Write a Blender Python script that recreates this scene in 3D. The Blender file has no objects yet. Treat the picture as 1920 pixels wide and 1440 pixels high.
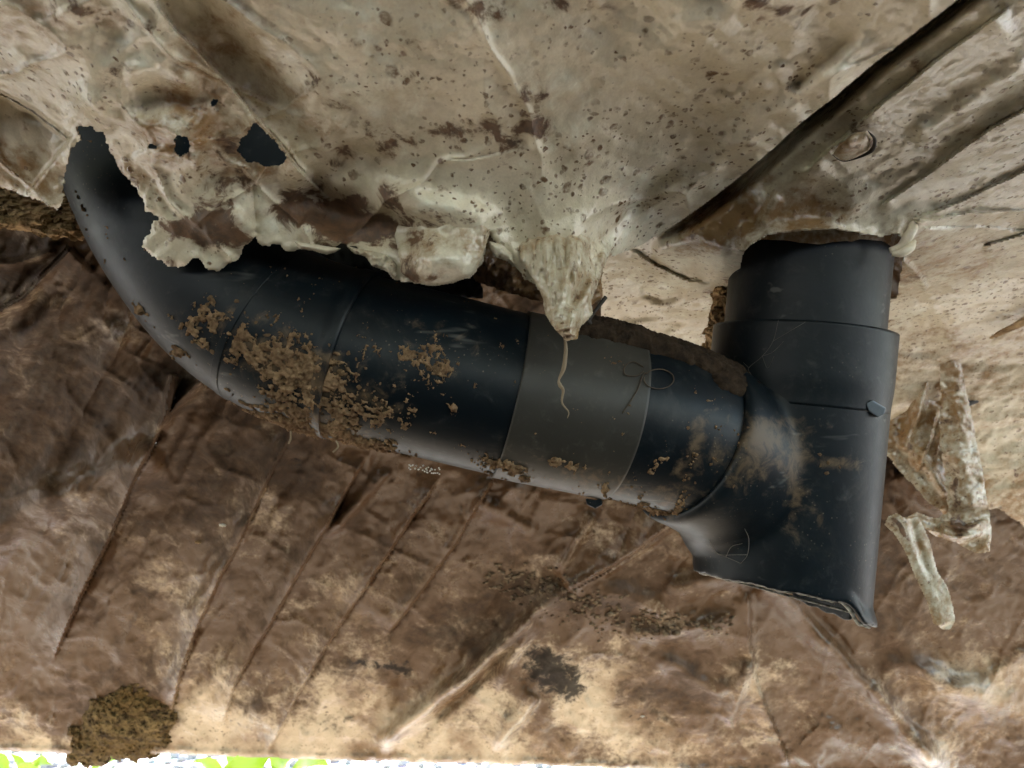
import bpy, math, random
import numpy as np
from mathutils import Vector
from mathutils.bvhtree import BVHTree

# ------------------------------------------------------------------ camera, sky, sun, exposure
scn = bpy.context.scene
PITCH = math.radians(20.0)
CAM_Z = 0.40
FPX = 1280.0
cam_d = bpy.data.cameras.new("camera")
cam = bpy.data.objects.new("camera", cam_d)
scn.collection.objects.link(cam)
cam.location = (0, 0, CAM_Z)
cam.rotation_euler = (math.pi / 2 + PITCH, 0, 0)
cam_d.sensor_width = 36.0
cam_d.lens = 36.0 * FPX / 1920.0
cam_d.clip_start = 0.01
cam_d.clip_end = 2000
cam_d.dof.use_dof = True
cam_d.dof.focus_distance = 0.43
cam_d.dof.aperture_fstop = 13.0
scn.camera = cam

SUN_EL, SUN_AZ = math.radians(24), math.radians(-14)     # azimuth from +Y towards +X
world = bpy.data.worlds.new("World")
scn.world = world
world.use_nodes = True
wn = world.node_tree.nodes
wl = world.node_tree.links
sky_t = wn.new("ShaderNodeTexSky")
sky_t.sky_type = 'NISHITA'
sky_t.sun_disc = False
sky_t.sun_elevation = SUN_EL
sky_t.sun_rotation = SUN_AZ
bg = wn["Background"]
bg.inputs[1].default_value = 0.075
wl.new(sky_t.outputs[0], bg.inputs[0])

sun_d = bpy.data.lights.new("sun", 'SUN')
sun_d.energy = 5.0
sun_d.angle = math.radians(0.5)
sun_d.color = (1.0, 0.97, 0.91)
sun = bpy.data.objects.new("sun", sun_d)
scn.collection.objects.link(sun)
to_sun = Vector((math.sin(SUN_AZ) * math.cos(SUN_EL), math.cos(SUN_AZ) * math.cos(SUN_EL), math.sin(SUN_EL)))
sun.rotation_euler = to_sun.to_track_quat('Z', 'Y').to_euler()

scn.view_settings.view_transform = 'Standard'
scn.view_settings.look = 'None'
scn.view_settings.exposure = 3.55
scn.view_settings.gamma = 1.0
scn.view_settings.use_curve_mapping = False
scn.render.engine = 'CYCLES'
scn.cycles.use_denoising = True
try:
    scn.cycles.denoiser = 'OPENIMAGEDENOISE'
except Exception:
    pass
scn.cycles.max_bounces = 5
scn.cycles.diffuse_bounces = 4
scn.cycles.glossy_bounces = 2
scn.cycles.transmission_bounces = 1
scn.cycles.caustics_reflective = False
scn.cycles.caustics_refractive = False
scn.cycles.sample_clamp_indirect = 6.0

rng = np.random.default_rng(7)
random.seed(7)
CP, SP = math.cos(PITCH), math.sin(PITCH)


# ------------------------------------------------------------------ geometry helpers
def ray(X, Y, d):
    """a point seen in direction (X, Y) of the 1920x1440 photograph at depth d metres"""
    X = np.asarray(X, float); Y = np.asarray(Y, float); d = np.asarray(d, float)
    u = (X - 960.0) / FPX
    v = (720.0 - Y) / FPX
    return np.stack([u * d, d * (CP - v * SP), CAM_Z + d * (SP + v * CP)], -1)


def unray(P):
    P = np.asarray(P, float)
    y, z = P[..., 1], P[..., 2] - CAM_Z
    d = y * CP + z * SP
    v = (-y * SP + z * CP) / d
    return 960 + FPX * P[..., 0] / d, 720 - FPX * v, d


def _h(ix, iy, seed):
    n = (ix.astype(np.int64) * 374761393 + iy.astype(np.int64) * 668265263 + seed * 982451653) & 0x7fffffff
    n = ((n ^ (n >> 13)) * 1274126177) & 0x7fffffff
    return ((n ^ (n >> 16)) & 0xffff) / 65535.0 * 2 - 1


def vnoise(x, y, seed=0):
    ix, iy = np.floor(x), np.floor(y)
    fx, fy = x - ix, y - iy
    fx = fx * fx * fx * (fx * (fx * 6 - 15) + 10)
    fy = fy * fy * fy * (fy * (fy * 6 - 15) + 10)
    a, b = _h(ix, iy, seed), _h(ix + 1, iy, seed)
    c, d = _h(ix, iy + 1, seed), _h(ix + 1, iy + 1, seed)
    return (a + (b - a) * fx) * (1 - fy) + (c + (d - c) * fx) * fy


def fbm(x, y, seed=0, oct=4, gain=0.5):
    s = 0; a = 1.0; t = 0
    for k in range(oct):
        s = s + a * vnoise(x * 2 ** k + 17.3 * k, y * 2 ** k - 9.1 * k, seed + k * 13)
        t += a; a *= gain
    return s / t


def smooth(a, b, x):
    t = np.clip((x - a) / (b - a), 0, 1)
    return t * t * (3 - 2 * t)


def poly_sdf(X, Y, poly):
    """signed distance to a polygon, positive inside"""
    p = np.asarray(poly, float)
    q = np.roll(p, -1, 0)
    best = np.full(X.shape, 1e18)
    inside = np.zeros(X.shape, bool)
    for (ax, ay), (bx, by) in zip(p, q):
        dx, dy = bx - ax, by - ay
        L = dx * dx + dy * dy + 1e-12
        t = np.clip(((X - ax) * dx + (Y - ay) * dy) / L, 0, 1)
        best = np.minimum(best, (X - ax - t * dx) ** 2 + (Y - ay - t * dy) ** 2)
        if ay != by:
            c = ((ay > Y) != (by > Y)) & (X < (bx - ax) * (Y - ay) / (by - ay) + ax)
            inside ^= c
    s = np.sqrt(best)
    return np.where(inside, s, -s)


def line_coord(X, Y, pts):
    """signed distance (positive on the right when walking the line, y down) and 0..1 position along it"""
    p = np.asarray(pts, float)
    seg = np.hypot(*(p[1:] - p[:-1]).T)
    cum = np.concatenate([[0], np.cumsum(seg)])
    best = np.full(X.shape, 1e18); side = np.zeros(X.shape); par = np.zeros(X.shape)
    for k in range(len(p) - 1):
        ax, ay = p[k]; dx, dy = p[k + 1] - p[k]
        t = ((X - ax) * dx + (Y - ay) * dy) / (dx * dx + dy * dy)
        tc = np.clip(t, 0, 1)
        d2 = (X - ax - tc * dx) ** 2 + (Y - ay - tc * dy) ** 2
        m = d2 < best
        best = np.where(m, d2, best)
        side = np.where(m, dx * (Y - ay) - dy * (X - ax), side)
        par = np.where(m, (cum[k] + tc * seg[k]) / cum[-1], par)
    return np.sqrt(best) * np.where(side >= 0, 1, -1), par


def taper(t, a=0.12, b=0.2):
    return smooth(-0.001, a, t) * smooth(1.001, 1 - b, t)


def folds(X, Y, lst):
    """sum of fold profiles: (points, kind, amplitude m, width px[, width2]); positive is towards the camera"""
    z = np.zeros(X.shape)
    for f in lst:
        pts, kind, A, w = f[:4]
        w2 = f[4] if len(f) > 4 else w
        ta, tb = (f[5] if len(f) > 5 else (0.12, 0.25))
        p = np.asarray(pts, float)
        reach = 4.5 * max(w, w2) + 20
        m = (X > p[:, 0].min() - reach) & (X < p[:, 0].max() + reach) & (Y > p[:, 1].min() - reach) & (Y < p[:, 1].max() + reach)
        if not m.any():
            continue
        xs, ys = X[m], Y[m]
        wob = 0.25 * w * fbm(xs / 60, ys / 60, 77, 2) + 5 * fbm(xs / 110, ys / 110, 78, 3)
        amp_n = .85 + .40 * fbm(xs / 90, ys / 90, 76, 2)
        s, t = line_coord(xs, ys, pts)
        s = s + wob
        k = taper(t, ta, tb)
        if kind == 'ridge':
            g = np.where(s > 0, np.exp(-(s / w2) ** 2), np.exp(-(s / w) ** 2))
        elif kind == 'step':      # a lap: high on the right of the line and dying away, dropping off sharply on the left
            g = np.where(s > 0, np.exp(-s / w2), np.exp(-(s / w) ** 2)) - .50 * np.exp(-((s + 4) / 2.8) ** 2)
        elif kind == 'sharp':
            g = np.exp(-np.abs(s) / w)
        # no influence past the ends
        z[m] += A * k * g * amp_n
    return z


def blobs(X, Y, lst):
    z = np.zeros(X.shape)
    for x, y, rx, ry, rot, a in lst:
        c, s = math.cos(math.radians(rot)), math.sin(math.radians(rot))
        u = ((X - x) * c + (Y - y) * s) / rx
        v = (-(X - x) * s + (Y - y) * c) / ry
        z = z + a * np.exp(-(u * u + v * v))
    return z


class Depth:
    """smooth depth over the picture directions from control points (thin plate spline)"""
    def __init__(self, pts):
        p = np.asarray(pts, float)
        self.c = p[:, :2] / 500.0
        n = len(p)
        K = self._k(self.c)
        A = np.zeros((n + 3, n + 3))
        A[:n, :n] = K + 1e-4 * np.eye(n)
        A[:n, n] = 1; A[:n, n + 1:] = self.c
        A[n, :n] = 1; A[n + 1:, :n] = self.c.T
        self.w = np.linalg.solve(A, np.concatenate([p[:, 2], [0, 0, 0]]))

    def _k(self, q):
        r2 = ((q[:, None, :] - self.c[None]) ** 2).sum(-1)
        return 0.5 * r2 * np.log(r2 + 1e-12)

    def __call__(self, X, Y):
        sh = np.shape(X)
        q = np.stack([np.ravel(X), np.ravel(Y)], -1) / 500.0
        out = np.empty(len(q))
        for i in range(0, len(q), 40000):
            b = q[i:i + 40000]
            out[i:i + 40000] = self._k(b) @ self.w[:-3] + self.w[-3] + b @ self.w[-2:]
        return out.reshape(sh)


def mesh_obj(name, verts, faces, mat, parent=None, smooth_shade=True, attrs=None):
    me = bpy.data.meshes.new(name)
    verts = np.ascontiguousarray(verts, dtype=np.float32).reshape(-1, 3)
    if isinstance(faces, np.ndarray):
        nf, k = faces.shape
        me.vertices.add(len(verts))
        me.vertices.foreach_set("co", verts.ravel())
        me.loops.add(nf * k)
        me.loops.foreach_set("vertex_index", np.ascontiguousarray(faces, dtype=np.int32).ravel())
        me.polygons.add(nf)
        me.polygons.foreach_set("loop_start", np.arange(0, nf * k, k, dtype=np.int32))
        me.update(calc_edges=True)
        me.validate()
    else:
        me.from_pydata(verts.tolist(), [], faces)
        me.update()
    if attrs:
        for key, val in attrs.items():
            at = me.attributes.new(key, 'FLOAT', 'POINT')
            at.data.foreach_set("value", np.ascontiguousarray(val, dtype=np.float32).ravel())
    if smooth_shade:
        me.polygons.foreach_set("use_smooth", np.ones(len(me.polygons), bool))
    if mat:
        me.materials.append(mat)
    o = bpy.data.objects.new(name, me)
    scn.collection.objects.link(o)
    if parent:
        o.parent = parent
        o.matrix_parent_inverse = parent.matrix_world.inverted()
    return o


def tag(o, label=None, cat=None, group=None, kind=None):
    if label: o['label'] = label
    if cat: o['category'] = cat
    if group: o['group'] = group
    if kind: o['kind'] = kind
    return o


def empty(name, loc):
    o = bpy.data.objects.new(name, None)
    o.location = loc
    o.empty_display_size = 0.02
    scn.collection.objects.link(o)
    o.matrix_world.translation = Vector(loc)
    return o


def solid(o, t, offset=1.0):
    m = o.modifiers.new("thickness", 'SOLIDIFY')
    m.thickness = t
    m.offset = offset
    m.use_even_offset = False
    e = o.modifiers.new("crisp_rim", 'EDGE_SPLIT')
    e.split_angle = math.radians(48)
    return o


def sheet(name, outer, holes, depth_fn, step, mat, parent=None, jag=4.0, jag_seed=1, thick=0.0013, disp=None, attrs=None, jag_fn=None):
    """a sheet of real thickness: outline polygon and depth, displaced by folds"""
    p = np.asarray(outer, float)
    xs = np.arange(p[:, 0].min() - 2 * step, p[:, 0].max() + 2.1 * step, step)
    ys = np.arange(p[:, 1].min() - 2 * step, p[:, 1].max() + 2.1 * step, step)
    X, Y = np.meshgrid(xs, ys)
    s = poly_sdf(X, Y, outer)
    for h in holes:
        s = np.minimum(s, -poly_sdf(X, Y, h))
    jn = fbm(X / 26, Y / 26, jag_seed, 5, 0.72)
    s = s + jag * (jag_fn(X, Y) if jag_fn else 1.0) * jn
    gy, gx = np.gradient(s, step)
    g = np.sqrt(gx * gx + gy * gy) + 1e-9
    c = (s[:-1, :-1] + s[1:, :-1] + s[:-1, 1:] + s[1:, 1:]) / 4
    keep = c > 0
    n, m = X.shape
    idx = np.arange(n * m).reshape(n, m)
    F = np.stack([idx[:-1, :-1], idx[:-1, 1:], idx[1:, 1:], idx[1:, :-1]], -1)[keep]
    move = s < 0
    k = np.where(move, np.clip(-s / g, 0, 1.2 * step), 0)
    X = X + k * gx / g
    Y = Y + k * gy / g
    used = np.unique(F)
    remap = np.full(n * m, -1); remap[used] = np.arange(len(used))
    xu, yu, su = X.ravel()[used], Y.ravel()[used], np.maximum(s.ravel()[used], 0)
    d = depth_fn(xu, yu)
    if disp is not None:
        d = d - disp(xu, yu, su)
    V = ray(xu, yu, d)
    at = attrs(xu, yu, su) if attrs else None
    # winding: normals towards the camera
    o = mesh_obj(name, V, remap[F][:, ::-1], mat, parent, True, at)
    if thick:
        solid(o, thick, -1.0)
    return o


def catmull(pts, n):
    p = np.asarray(pts, float)
    p = np.vstack([2 * p[0] - p[1], p, 2 * p[-1] - p[-2]])
    out = []
    k = len(p) - 3
    for u in np.linspace(0, k - 1e-9, n):
        i = int(u); t = u - i
        a, b, c, d = p[i:i + 4]
        out.append(0.5 * (2 * b + (c - a) * t + (2 * a - 5 * b + 4 * c - d) * t * t + (3 * b - a - 3 * c + d) * t ** 3))
    return np.array(out)


def sweep(center, radius, m=96, close=False):
    """rings round a centre line; returns points and outward normals (n, m, 3); angle 0 points at +Z-ish, transported"""
    C = np.asarray(center, float)
    n = len(C)
    T = np.gradient(C, axis=0)
    T /= np.linalg.norm(T, axis=1)[:, None]
    ref = np.array([0, -CP, -SP])                       # towards the camera
    P = np.zeros((n, m, 3)); N = np.zeros((n, m, 3))
    a = np.linspace(0, 2 * math.pi, m, endpoint=False)
    for i in range(n):
        e1 = ref - T[i] * ref.dot(T[i]); e1 /= np.linalg.norm(e1)
        e2 = np.cross(T[i], e1)
        N[i] = np.cos(a)[:, None] * e1 + np.sin(a)[:, None] * e2
        r = radius[i] if np.ndim(radius) else radius
        P[i] = C[i] + N[i] * r
    return P, N


def ring_faces(n, m, closed=True):
    i = np.arange(n - 1)[:, None]; j = np.arange(m if closed else m - 1)[None]
    j2 = (j + 1) % m
    f = np.stack([i * m + j, i * m + j2, (i + 1) * m + j2, (i + 1) * m + j], -1)
    return f.reshape(-1, 4)


def tube_between(pts, r, m=6, n=None):
    C = catmull(pts, n or max(8, 5 * len(pts)))
    rad = np.interp(np.linspace(0, 1, len(C)), np.linspace(0, 1, len(r)), r) if np.ndim(r) else np.full(len(C), r)
    P, _ = sweep(C, rad, m)
    n_ = len(C)
    V = np.concatenate([P.reshape(-1, 3), C[:1], C[-1:]])
    F = [list(map(int, f)) for f in ring_faces(n_, m)]
    for j in range(m):
        F.append([(j + 1) % m, j, n_ * m])
        F.append([(n_ - 1) * m + j, (n_ - 1) * m + (j + 1) % m, n_ * m + 1])
    return V, F


# ------------------------------------------------------------------ materials
class NT:
    def __init__(self, name):
        self.m = bpy.data.materials.new(name)
        self.m.use_nodes = True
        self.t = self.m.node_tree
        self.b = self.t.nodes["Principled BSDF"]
        self.co = self.t.nodes.new("ShaderNodeTexCoord").outputs["Object"]

    def link(self, a, b):
        self.t.links.new(a, b)

    def put(self, sock, v):
        if hasattr(v, "links") or isinstance(v, bpy.types.NodeSocket):
            self.link(v, sock)
        else:
            sock.default_value = v

    def math(self, op, a, b=0.0, c=None, clamp=False):
        n = self.t.nodes.new("ShaderNodeMath"); n.operation = op; n.use_clamp = clamp
        self.put(n.inputs[0], a); self.put(n.inputs[1], b)
        if c is not None: self.put(n.inputs[2], c)
        return n.outputs[0]

    def mapping(self, scale=(1, 1, 1), rot=(0, 0, 0), loc=(0, 0, 0), vec=None):
        n = self.t.nodes.new("ShaderNodeMapping")
        self.link(vec or self.co, n.inputs[0])
        n.inputs["Location"].default_value = loc
        n.inputs["Rotation"].default_value = rot
        n.inputs["Scale"].default_value = scale
        return n.outputs[0]

    def noise(self, scale, detail=4, rough=0.55, dist=0.0, vec=None, col=False):
        n = self.t.nodes.new("ShaderNodeTexNoise")
        self.link(vec or self.co, n.inputs["Vector"])
        n.inputs["Scale"].default_value = scale
        n.inputs["Detail"].default_value = detail
        n.inputs["Roughness"].default_value = rough
        n.inputs["Distortion"].default_value = dist
        return n.outputs["Color" if col else "Fac"]

    def voro(self, scale, feature='F1', rand=1.0, vec=None):
        n = self.t.nodes.new("ShaderNodeTexVoronoi")
        n.feature = feature
        self.link(vec or self.co, n.inputs["Vector"])
        n.inputs["Scale"].default_value = scale
        n.inputs["Randomness"].default_value = rand
        return n

    def warp(self, amount, scale, vec=None):
        nc = self.noise(scale, 3, 0.6, 0, vec, col=True)
        s = self.t.nodes.new("ShaderNodeVectorMath"); s.operation = 'SUBTRACT'
        self.link(nc, s.inputs[0]); s.inputs[1].default_value = (.5, .5, .5)
        k = self.t.nodes.new("ShaderNodeVectorMath"); k.operation = 'SCALE'
        self.link(s.outputs[0], k.inputs[0]); k.inputs["Scale"].default_value = amount
        a = self.t.nodes.new("ShaderNodeVectorMath"); a.operation = 'ADD'
        self.link(vec or self.co, a.inputs[0]); self.link(k.outputs[0], a.inputs[1])
        return a.outputs[0]

    def step(self, v, a, b, lo=0.0, hi=1.0):
        n = self.t.nodes.new("ShaderNodeMapRange")
        n.interpolation_type = 'SMOOTHSTEP'
        self.put(n.inputs[0], v)
        n.inputs[1].default_value = a; n.inputs[2].default_value = b
        n.inputs[3].default_value = lo; n.inputs[4].default_value = hi
        return n.outputs[0]

    def mix(self, f, a, b, mode='MIX'):
        n = self.t.nodes.new("ShaderNodeMix"); n.data_type = 'RGBA'; n.blend_type = mode
        self.put(n.inputs[0], f)
        for s, v in ((n.inputs[6], a), (n.inputs[7], b)):
            if isinstance(v, bpy.types.NodeSocket): self.link(v, s)
            else: s.default_value = (*v, 1) if len(v) == 3 else v
        return n.outputs[2]

    def attr(self, name):
        n = self.t.nodes.new("ShaderNodeAttribute"); n.attribute_name = name
        return n.outputs["Fac"]

    def bump(self, height, dist, strength=1.0, prev=None):
        n = self.t.nodes.new("ShaderNodeBump")
        n.inputs["Distance"].default_value = dist
        n.inputs["Strength"].default_value = strength
        self.link(height, n.inputs["Height"])
        if prev is not None: self.link(prev, n.inputs["Normal"])
        return n.outputs[0]

    def done(self, color=None, rough=0.5, normal=None, spec=None, **kw):
        if color is not None:
            s = self.b.inputs["Base Color"]
            if isinstance(color, bpy.types.NodeSocket): self.link(color, s)
            else: s.default_value = (*color, 1)
        self.put(self.b.inputs["Roughness"], rough)
        if normal is not None: self.link(normal, self.b.inputs["Normal"])
        if spec is not None: self.put(self.b.inputs["Specular IOR Level"], spec)
        for k, v in kw.items(): self.put(self.b.inputs[k], v)
        return self.m


def sheet_material(name, cream, cream2, tan, mud, speck_amt=1.0, rough=0.34, soft=0.0, bmp=.42, mscale=60, mamp=2.4):
    """mottled plastic sheeting: pale skin, tan film, specks, mud patches; attributes mud, speck, tint, dark"""
    t = NT(name)
    a_mud, a_speck, a_tint, a_dark = t.attr("mud"), t.attr("speck"), t.attr("tint"), t.attr("dark")
    big = t.noise(9, 5, 0.6)
    mid = t.noise(34, 6, 0.62, 0.4)
    fine = t.noise(150, 5, 0.65)
    grain = t.noise(700, 2, 0.6)
    base = t.mix(t.step(big, .38, .62), cream, cream2)
    blot = t.step(t.noise(22, 8, .68, .3), .52, .66)
    base = t.mix(t.math('MULTIPLY', blot, .65), base, tuple(min(.86, c * 1.22) for c in cream))
    # tan film
    film = t.math('ADD', t.math('MULTIPLY', mid, 0.7), t.math('MULTIPLY', fine, 0.45))
    film = t.math('ADD', film, t.math('MULTIPLY', a_tint, 0.55))
    film = t.step(film, .60, .90)
    base = t.mix(film, base, tan)
    # specks, several sizes
    wv = t.warp(0.006, 120)
    masks = []
    for sc, thr, dens in ((95, .30, .58), (170, .33, .50), (330, .36, .45)):
        v = t.voro(sc, vec=wv)
        sep = t.t.nodes.new("ShaderNodeSeparateColor"); t.link(v.outputs["Color"], sep.inputs[0])
        size = t.math('MULTIPLY', sep.outputs[0], thr)
        inside = t.step(t.math('SUBTRACT', v.outputs["Distance"], size), .10, -.04)
        pick = t.step(t.math('ADD', sep.outputs[1], t.math('MULTIPLY', a_speck, .5)), dens + .26, dens + .32)
        masks.append(t.math('MULTIPLY', inside, pick))
    sp = t.math('MAXIMUM', t.math('MAXIMUM', masks[0], masks[1]), masks[2])
    sp = t.math('MULTIPLY', sp, t.step(t.math('ADD', t.noise(26, 3), t.math('MULTIPLY', a_speck, .12)), .42, .60))
    sp = t.math('MULTIPLY', sp, t.math('MULTIPLY', t.step(fine, .30, .60), 0.85 * speck_amt))
    spcol = t.mix(t.noise(60, 2), (mud[0] * .8, mud[1] * .75, mud[2] * .7), (tan[0] * .55, tan[1] * .48, tan[2] * .42))
    base = t.mix(sp, base, spcol)
    # mud patches with ragged rims
    wm = t.noise(mscale, 8, 0.66, 0.5)
    mm = t.math('ADD', t.math('MULTIPLY', a_mud, 1.0), t.math('MULTIPLY', t.math('SUBTRACT', wm, .5), mamp))
    mmask = t.step(mm, .42 - soft, .62 + soft)
    halo = t.step(mm, .22, .62)
    mcol = t.mix(t.step(t.noise(130, 9, .75), .32, .70), (mud[0] * .40, mud[1] * .36, mud[2] * .34), (mud[0] * 1.7, mud[1] * 1.65, mud[2] * 1.6))
    base = t.mix(t.math('MULTIPLY', halo, .55), base, tan)
    base = t.mix(t.math('MULTIPLY', mmask, .93 - soft), base, mcol)
    # black blotches
    dm = t.math('ADD', a_dark, t.math('MULTIPLY', t.math('SUBTRACT', t.noise(70, 8, .7, .6), .5), 1.6))
    dmask = t.step(dm, .40, .72)
    base = t.mix(t.math('MULTIPLY', dmask, .93), base, (.012, .010, .009))
    base = t.mix(t.math('MULTIPLY', t.step(grain, .3, .8), .22), base, t.mix(.5, base, (.08, .06, .04)))
    r = t.math('ADD', t.math('MAXIMUM', t.math('MULTIPLY', t.step(mm, .2, .6), .4), t.math('MULTIPLY', dmask, .6)), t.math('ADD', rough - .10, t.math('MULTIPLY', mid, .24)), clamp=True)
    h = t.math('ADD', t.math('MULTIPLY', fine, .5), t.math('MULTIPLY', mid, 1.4))
    h = t.math('ADD', h, t.math('MULTIPLY', mmask, .9))
    h = t.math('ADD', h, t.math('MULTIPLY', sp, .35))
    n = t.bump(h, 0.0022, bmp)
    n = t.bump(grain, 0.0003, .35, n)
    return t.done(base, r, n, .7 if rough < .2 else .36)


M = {}
M['belly'] = sheet_material("belly_sheet", (.84, .76, .60), (.62, .545, .40), (.315, .185, .085), (.10, .045, .018), 1.1, .19)
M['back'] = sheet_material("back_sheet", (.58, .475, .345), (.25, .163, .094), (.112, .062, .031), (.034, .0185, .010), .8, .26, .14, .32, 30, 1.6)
M['gloss'] = sheet_material("glossy_sheet", (.80, .74, .60), (.60, .54, .41), (.32, .195, .09), (.13, .065, .03), 1.0, .10)

t = NT("pipe_plastic")
dirt_a = t.attr("dirt")
g1 = t.noise(14, 5, .6); g2 = t.noise(90, 6, .65, .4); g3 = t.noise(420, 3, .6)
base = t.mix(t.step(g1, .35, .7), (.0020, .0048, .0074), (.0042, .0092, .0130))
base = t.mix(t.math('MULTIPLY', t.step(g2, .52, .85), .42), base, (.075, .078, .076))
g4 = t.noise(28, 7, .7, .8)
base = t.mix(t.math('MULTIPLY', t.step(g4, .52, .72), .28), base, (.055, .050, .042))
dd = t.math('ADD', dirt_a, t.math('MULTIPLY', t.math('SUBTRACT', g2, .5), 1.5))
base = t.mix(t.math('MULTIPLY', t.step(dd, .28, .75), .8), base, (.15, .10, .058))
sc_v = t.warp(.004, 40)
scr = t.noise(60, 3, .7, 0, t.mapping((.08, 1, 1), (0.3, .2, .4)))
base = t.mix(t.math('MULTIPLY', t.step(scr, .64, .72), .22), base, (.3, .3, .28))
sp = t.voro(260, vec=sc_v)
base = t.mix(t.math('MULTIPLY', t.step(sp.outputs["Distance"], .16, .10), t.math('MULTIPLY', t.step(g1, .5, .6), .35)), base, (.25, .20, .14))
n = t.bump(g2, .0005, .3)
n = t.bump(g3, .0002, .25, n)
M['pipe'] = t.done(base, t.math('ADD', .30, t.math('MULTIPLY', g2, .25)), n, .26)

t = NT("pipe_plastic_grey")
g1 = t.noise(12, 5, .6); g2 = t.noise(120, 6, .65, .4); g3 = t.noise(420, 3, .6)
base = t.mix(t.step(g1, .35, .7), (.030, .027, .022), (.042, .038, .031))
base = t.mix(t.math('MULTIPLY', t.step(g2, .52, .8), .4), base, (.13, .12, .10))
dd = t.math('ADD', t.attr("dirt"), t.math('MULTIPLY', t.math('SUBTRACT', g2, .5), 1.5))
base = t.mix(t.math('MULTIPLY', t.step(dd, .28, .75), .8), base, (.15, .10, .058))
n = t.bump(g2, .0004, .3); n = t.bump(g3, .0002, .25, n)
M['pipe_grey'] = t.done(base, t.math('ADD', .34, t.math('MULTIPLY', g2, .25)), n, .36)

t = NT("dried_mud")
g = t.noise(160, 8, .7); g2 = t.noise(40, 4)
base = t.mix(t.step(g, .3, .72), (.11, .062, .033), (.38, .25, .14))
base = t.mix(t.math('MULTIPLY', t.step(g2, .45, .7), .5), base, (.17, .10, .055))
M['mud'] = t.done(base, .92, t.bump(g, .002, .9), .2)

t = NT("dark_mud")
g = t.noise(110, 8, .7); g2 = t.noise(40, 4)
M['mud_dark'] = t.done(t.mix(t.step(g, .3, .72), (.014, .009, .006), (.062, .040, .024)), .95, t.bump(g, .003, .9), .15)

t = NT("pale_plastic")
g = t.noise(60, 6, .65, .4); g2 = t.noise(300, 4)
base = t.mix(t.step(g, .35, .65), (.70, .69, .64), (.52, .47, .36))
base = t.mix(t.step(t.math('ADD', t.math('MULTIPLY', t.attr("mud"), .6), t.math('MULTIPLY', g, .6)), .52, .72), base, (.22, .14, .07))
M['pale'] = t.done(base, .4, t.bump(g, .001, .4), .5)

t = NT("ochre_fibre")
g = t.noise(120, 8, .7, .6, t.mapping((.45, 1, 1.3))); g2 = t.noise(30, 4)
base = t.mix(t.step(g, .3, .72), (.13, .075, .035), (.62, .44, .24))
base = t.mix(t.math('MULTIPLY', t.step(g2, .4, .7), .4), base, (.42, .26, .13))
M['fibre'] = t.done(base, .9, t.bump(g, .004, 1.0), .2)

t = NT("dry_crumb")
M['crumb'] = t.done(t.mix(t.step(t.noise(120, 4), .35, .65), (.07, .045, .027), (.24, .175, .11)), .95)
t = NT("scraped_rim")
M['lip'] = t.done(t.mix(t.step(t.noise(160, 6, .7), .35, .65), (.10, .085, .065), (.52, .49, .43)), .8)
t = NT("void_shade_black")
M['void_shade'] = t.done(t.mix(t.noise(60, 5), (.006, .005, .004), (.02, .015, .011)), .9)  # shade colour for the void behind the tear
t = NT("moss_clod")
g = t.noise(70, 8, .7, .4); g2 = t.noise(24, 4)
base = t.mix(t.step(g, .35, .65), (.035, .022, .010), (.22, .155, .070))
base = t.mix(t.math('MULTIPLY', t.step(g2, .45, .65), .5), base, (.12, .07, .02))
M['moss'] = t.done(base, .95, t.bump(g, .005, 1.0), .2)

t = NT("root_fibre")
M['root'] = t.done(t.mix(t.noise(200, 3), (.16, .11, .065), (.34, .26, .17)), .8)
t = NT("dark_root")
M['root_dark'] = t.done(t.mix(t.noise(200, 3), (.03, .021, .014), (.10, .07, .045)), .85)
t = NT("dark_twig")
M['twig'] = t.done(t.mix(t.noise(200, 3), (.018, .014, .011), (.05, .04, .03)), .8)
t = NT("web_thread")
M['web'] = t.done(t.mix(t.noise(300, 3), (.10, .09, .08), (.22, .20, .18)), .7)
t = NT("black_rubber")
M['rubber'] = t.done(t.mix(t.noise(90, 4), (.012, .011, .010), (.04, .034, .03)), .6)
t = NT("clear_grey_plastic")
M['tab'] = t.done(t.mix(t.noise(90, 4), (.10, .12, .14), (.20, .22, .25)), .2)
t = NT("white_bead")
M['bead'] = t.done(t.mix(t.noise(500, 2), (.8, .8, .76), (.7, .68, .62)), .35)
t = NT("deck_board")
g = t.noise(20, 6, .6, .3, t.mapping((1, 8, 1)))
M['deck'] = t.done(t.mix(g, (.018, .014, .010), (.04, .03, .02)), .85, t.bump(g, .003, .5))
t = NT("pale_gravel")
g = t.noise(30, 5, .6); vv = t.voro(38)
base = t.mix(t.step(g, .3, .7), (.27, .28, .29), (.42, .42, .42))
base = t.mix(.5, base, vv.outputs["Color"], 'SOFT_LIGHT')
M['gravel'] = t.done(base, .9, t.bump(vv.outputs["Distance"], .01, .6))
t = NT("gravel_stone")
M['stone'] = t.done(t.mix(t.noise(18, 3), (.16, .18, .20), (.36, .38, .40)), .85)
t = NT("plant_leaf")
M['leaf'] = t.done(t.mix(t.noise(20, 3), (.20, .36, .02), (.34, .46, .03)), .45)
bl = M['leaf'].node_tree.nodes["Principled BSDF"]
t = NT("render_wall")
M['build'] = t.done(t.mix(t.noise(12, 5), (.30, .29, .27), (.38, .37, .34)), .9)

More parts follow.
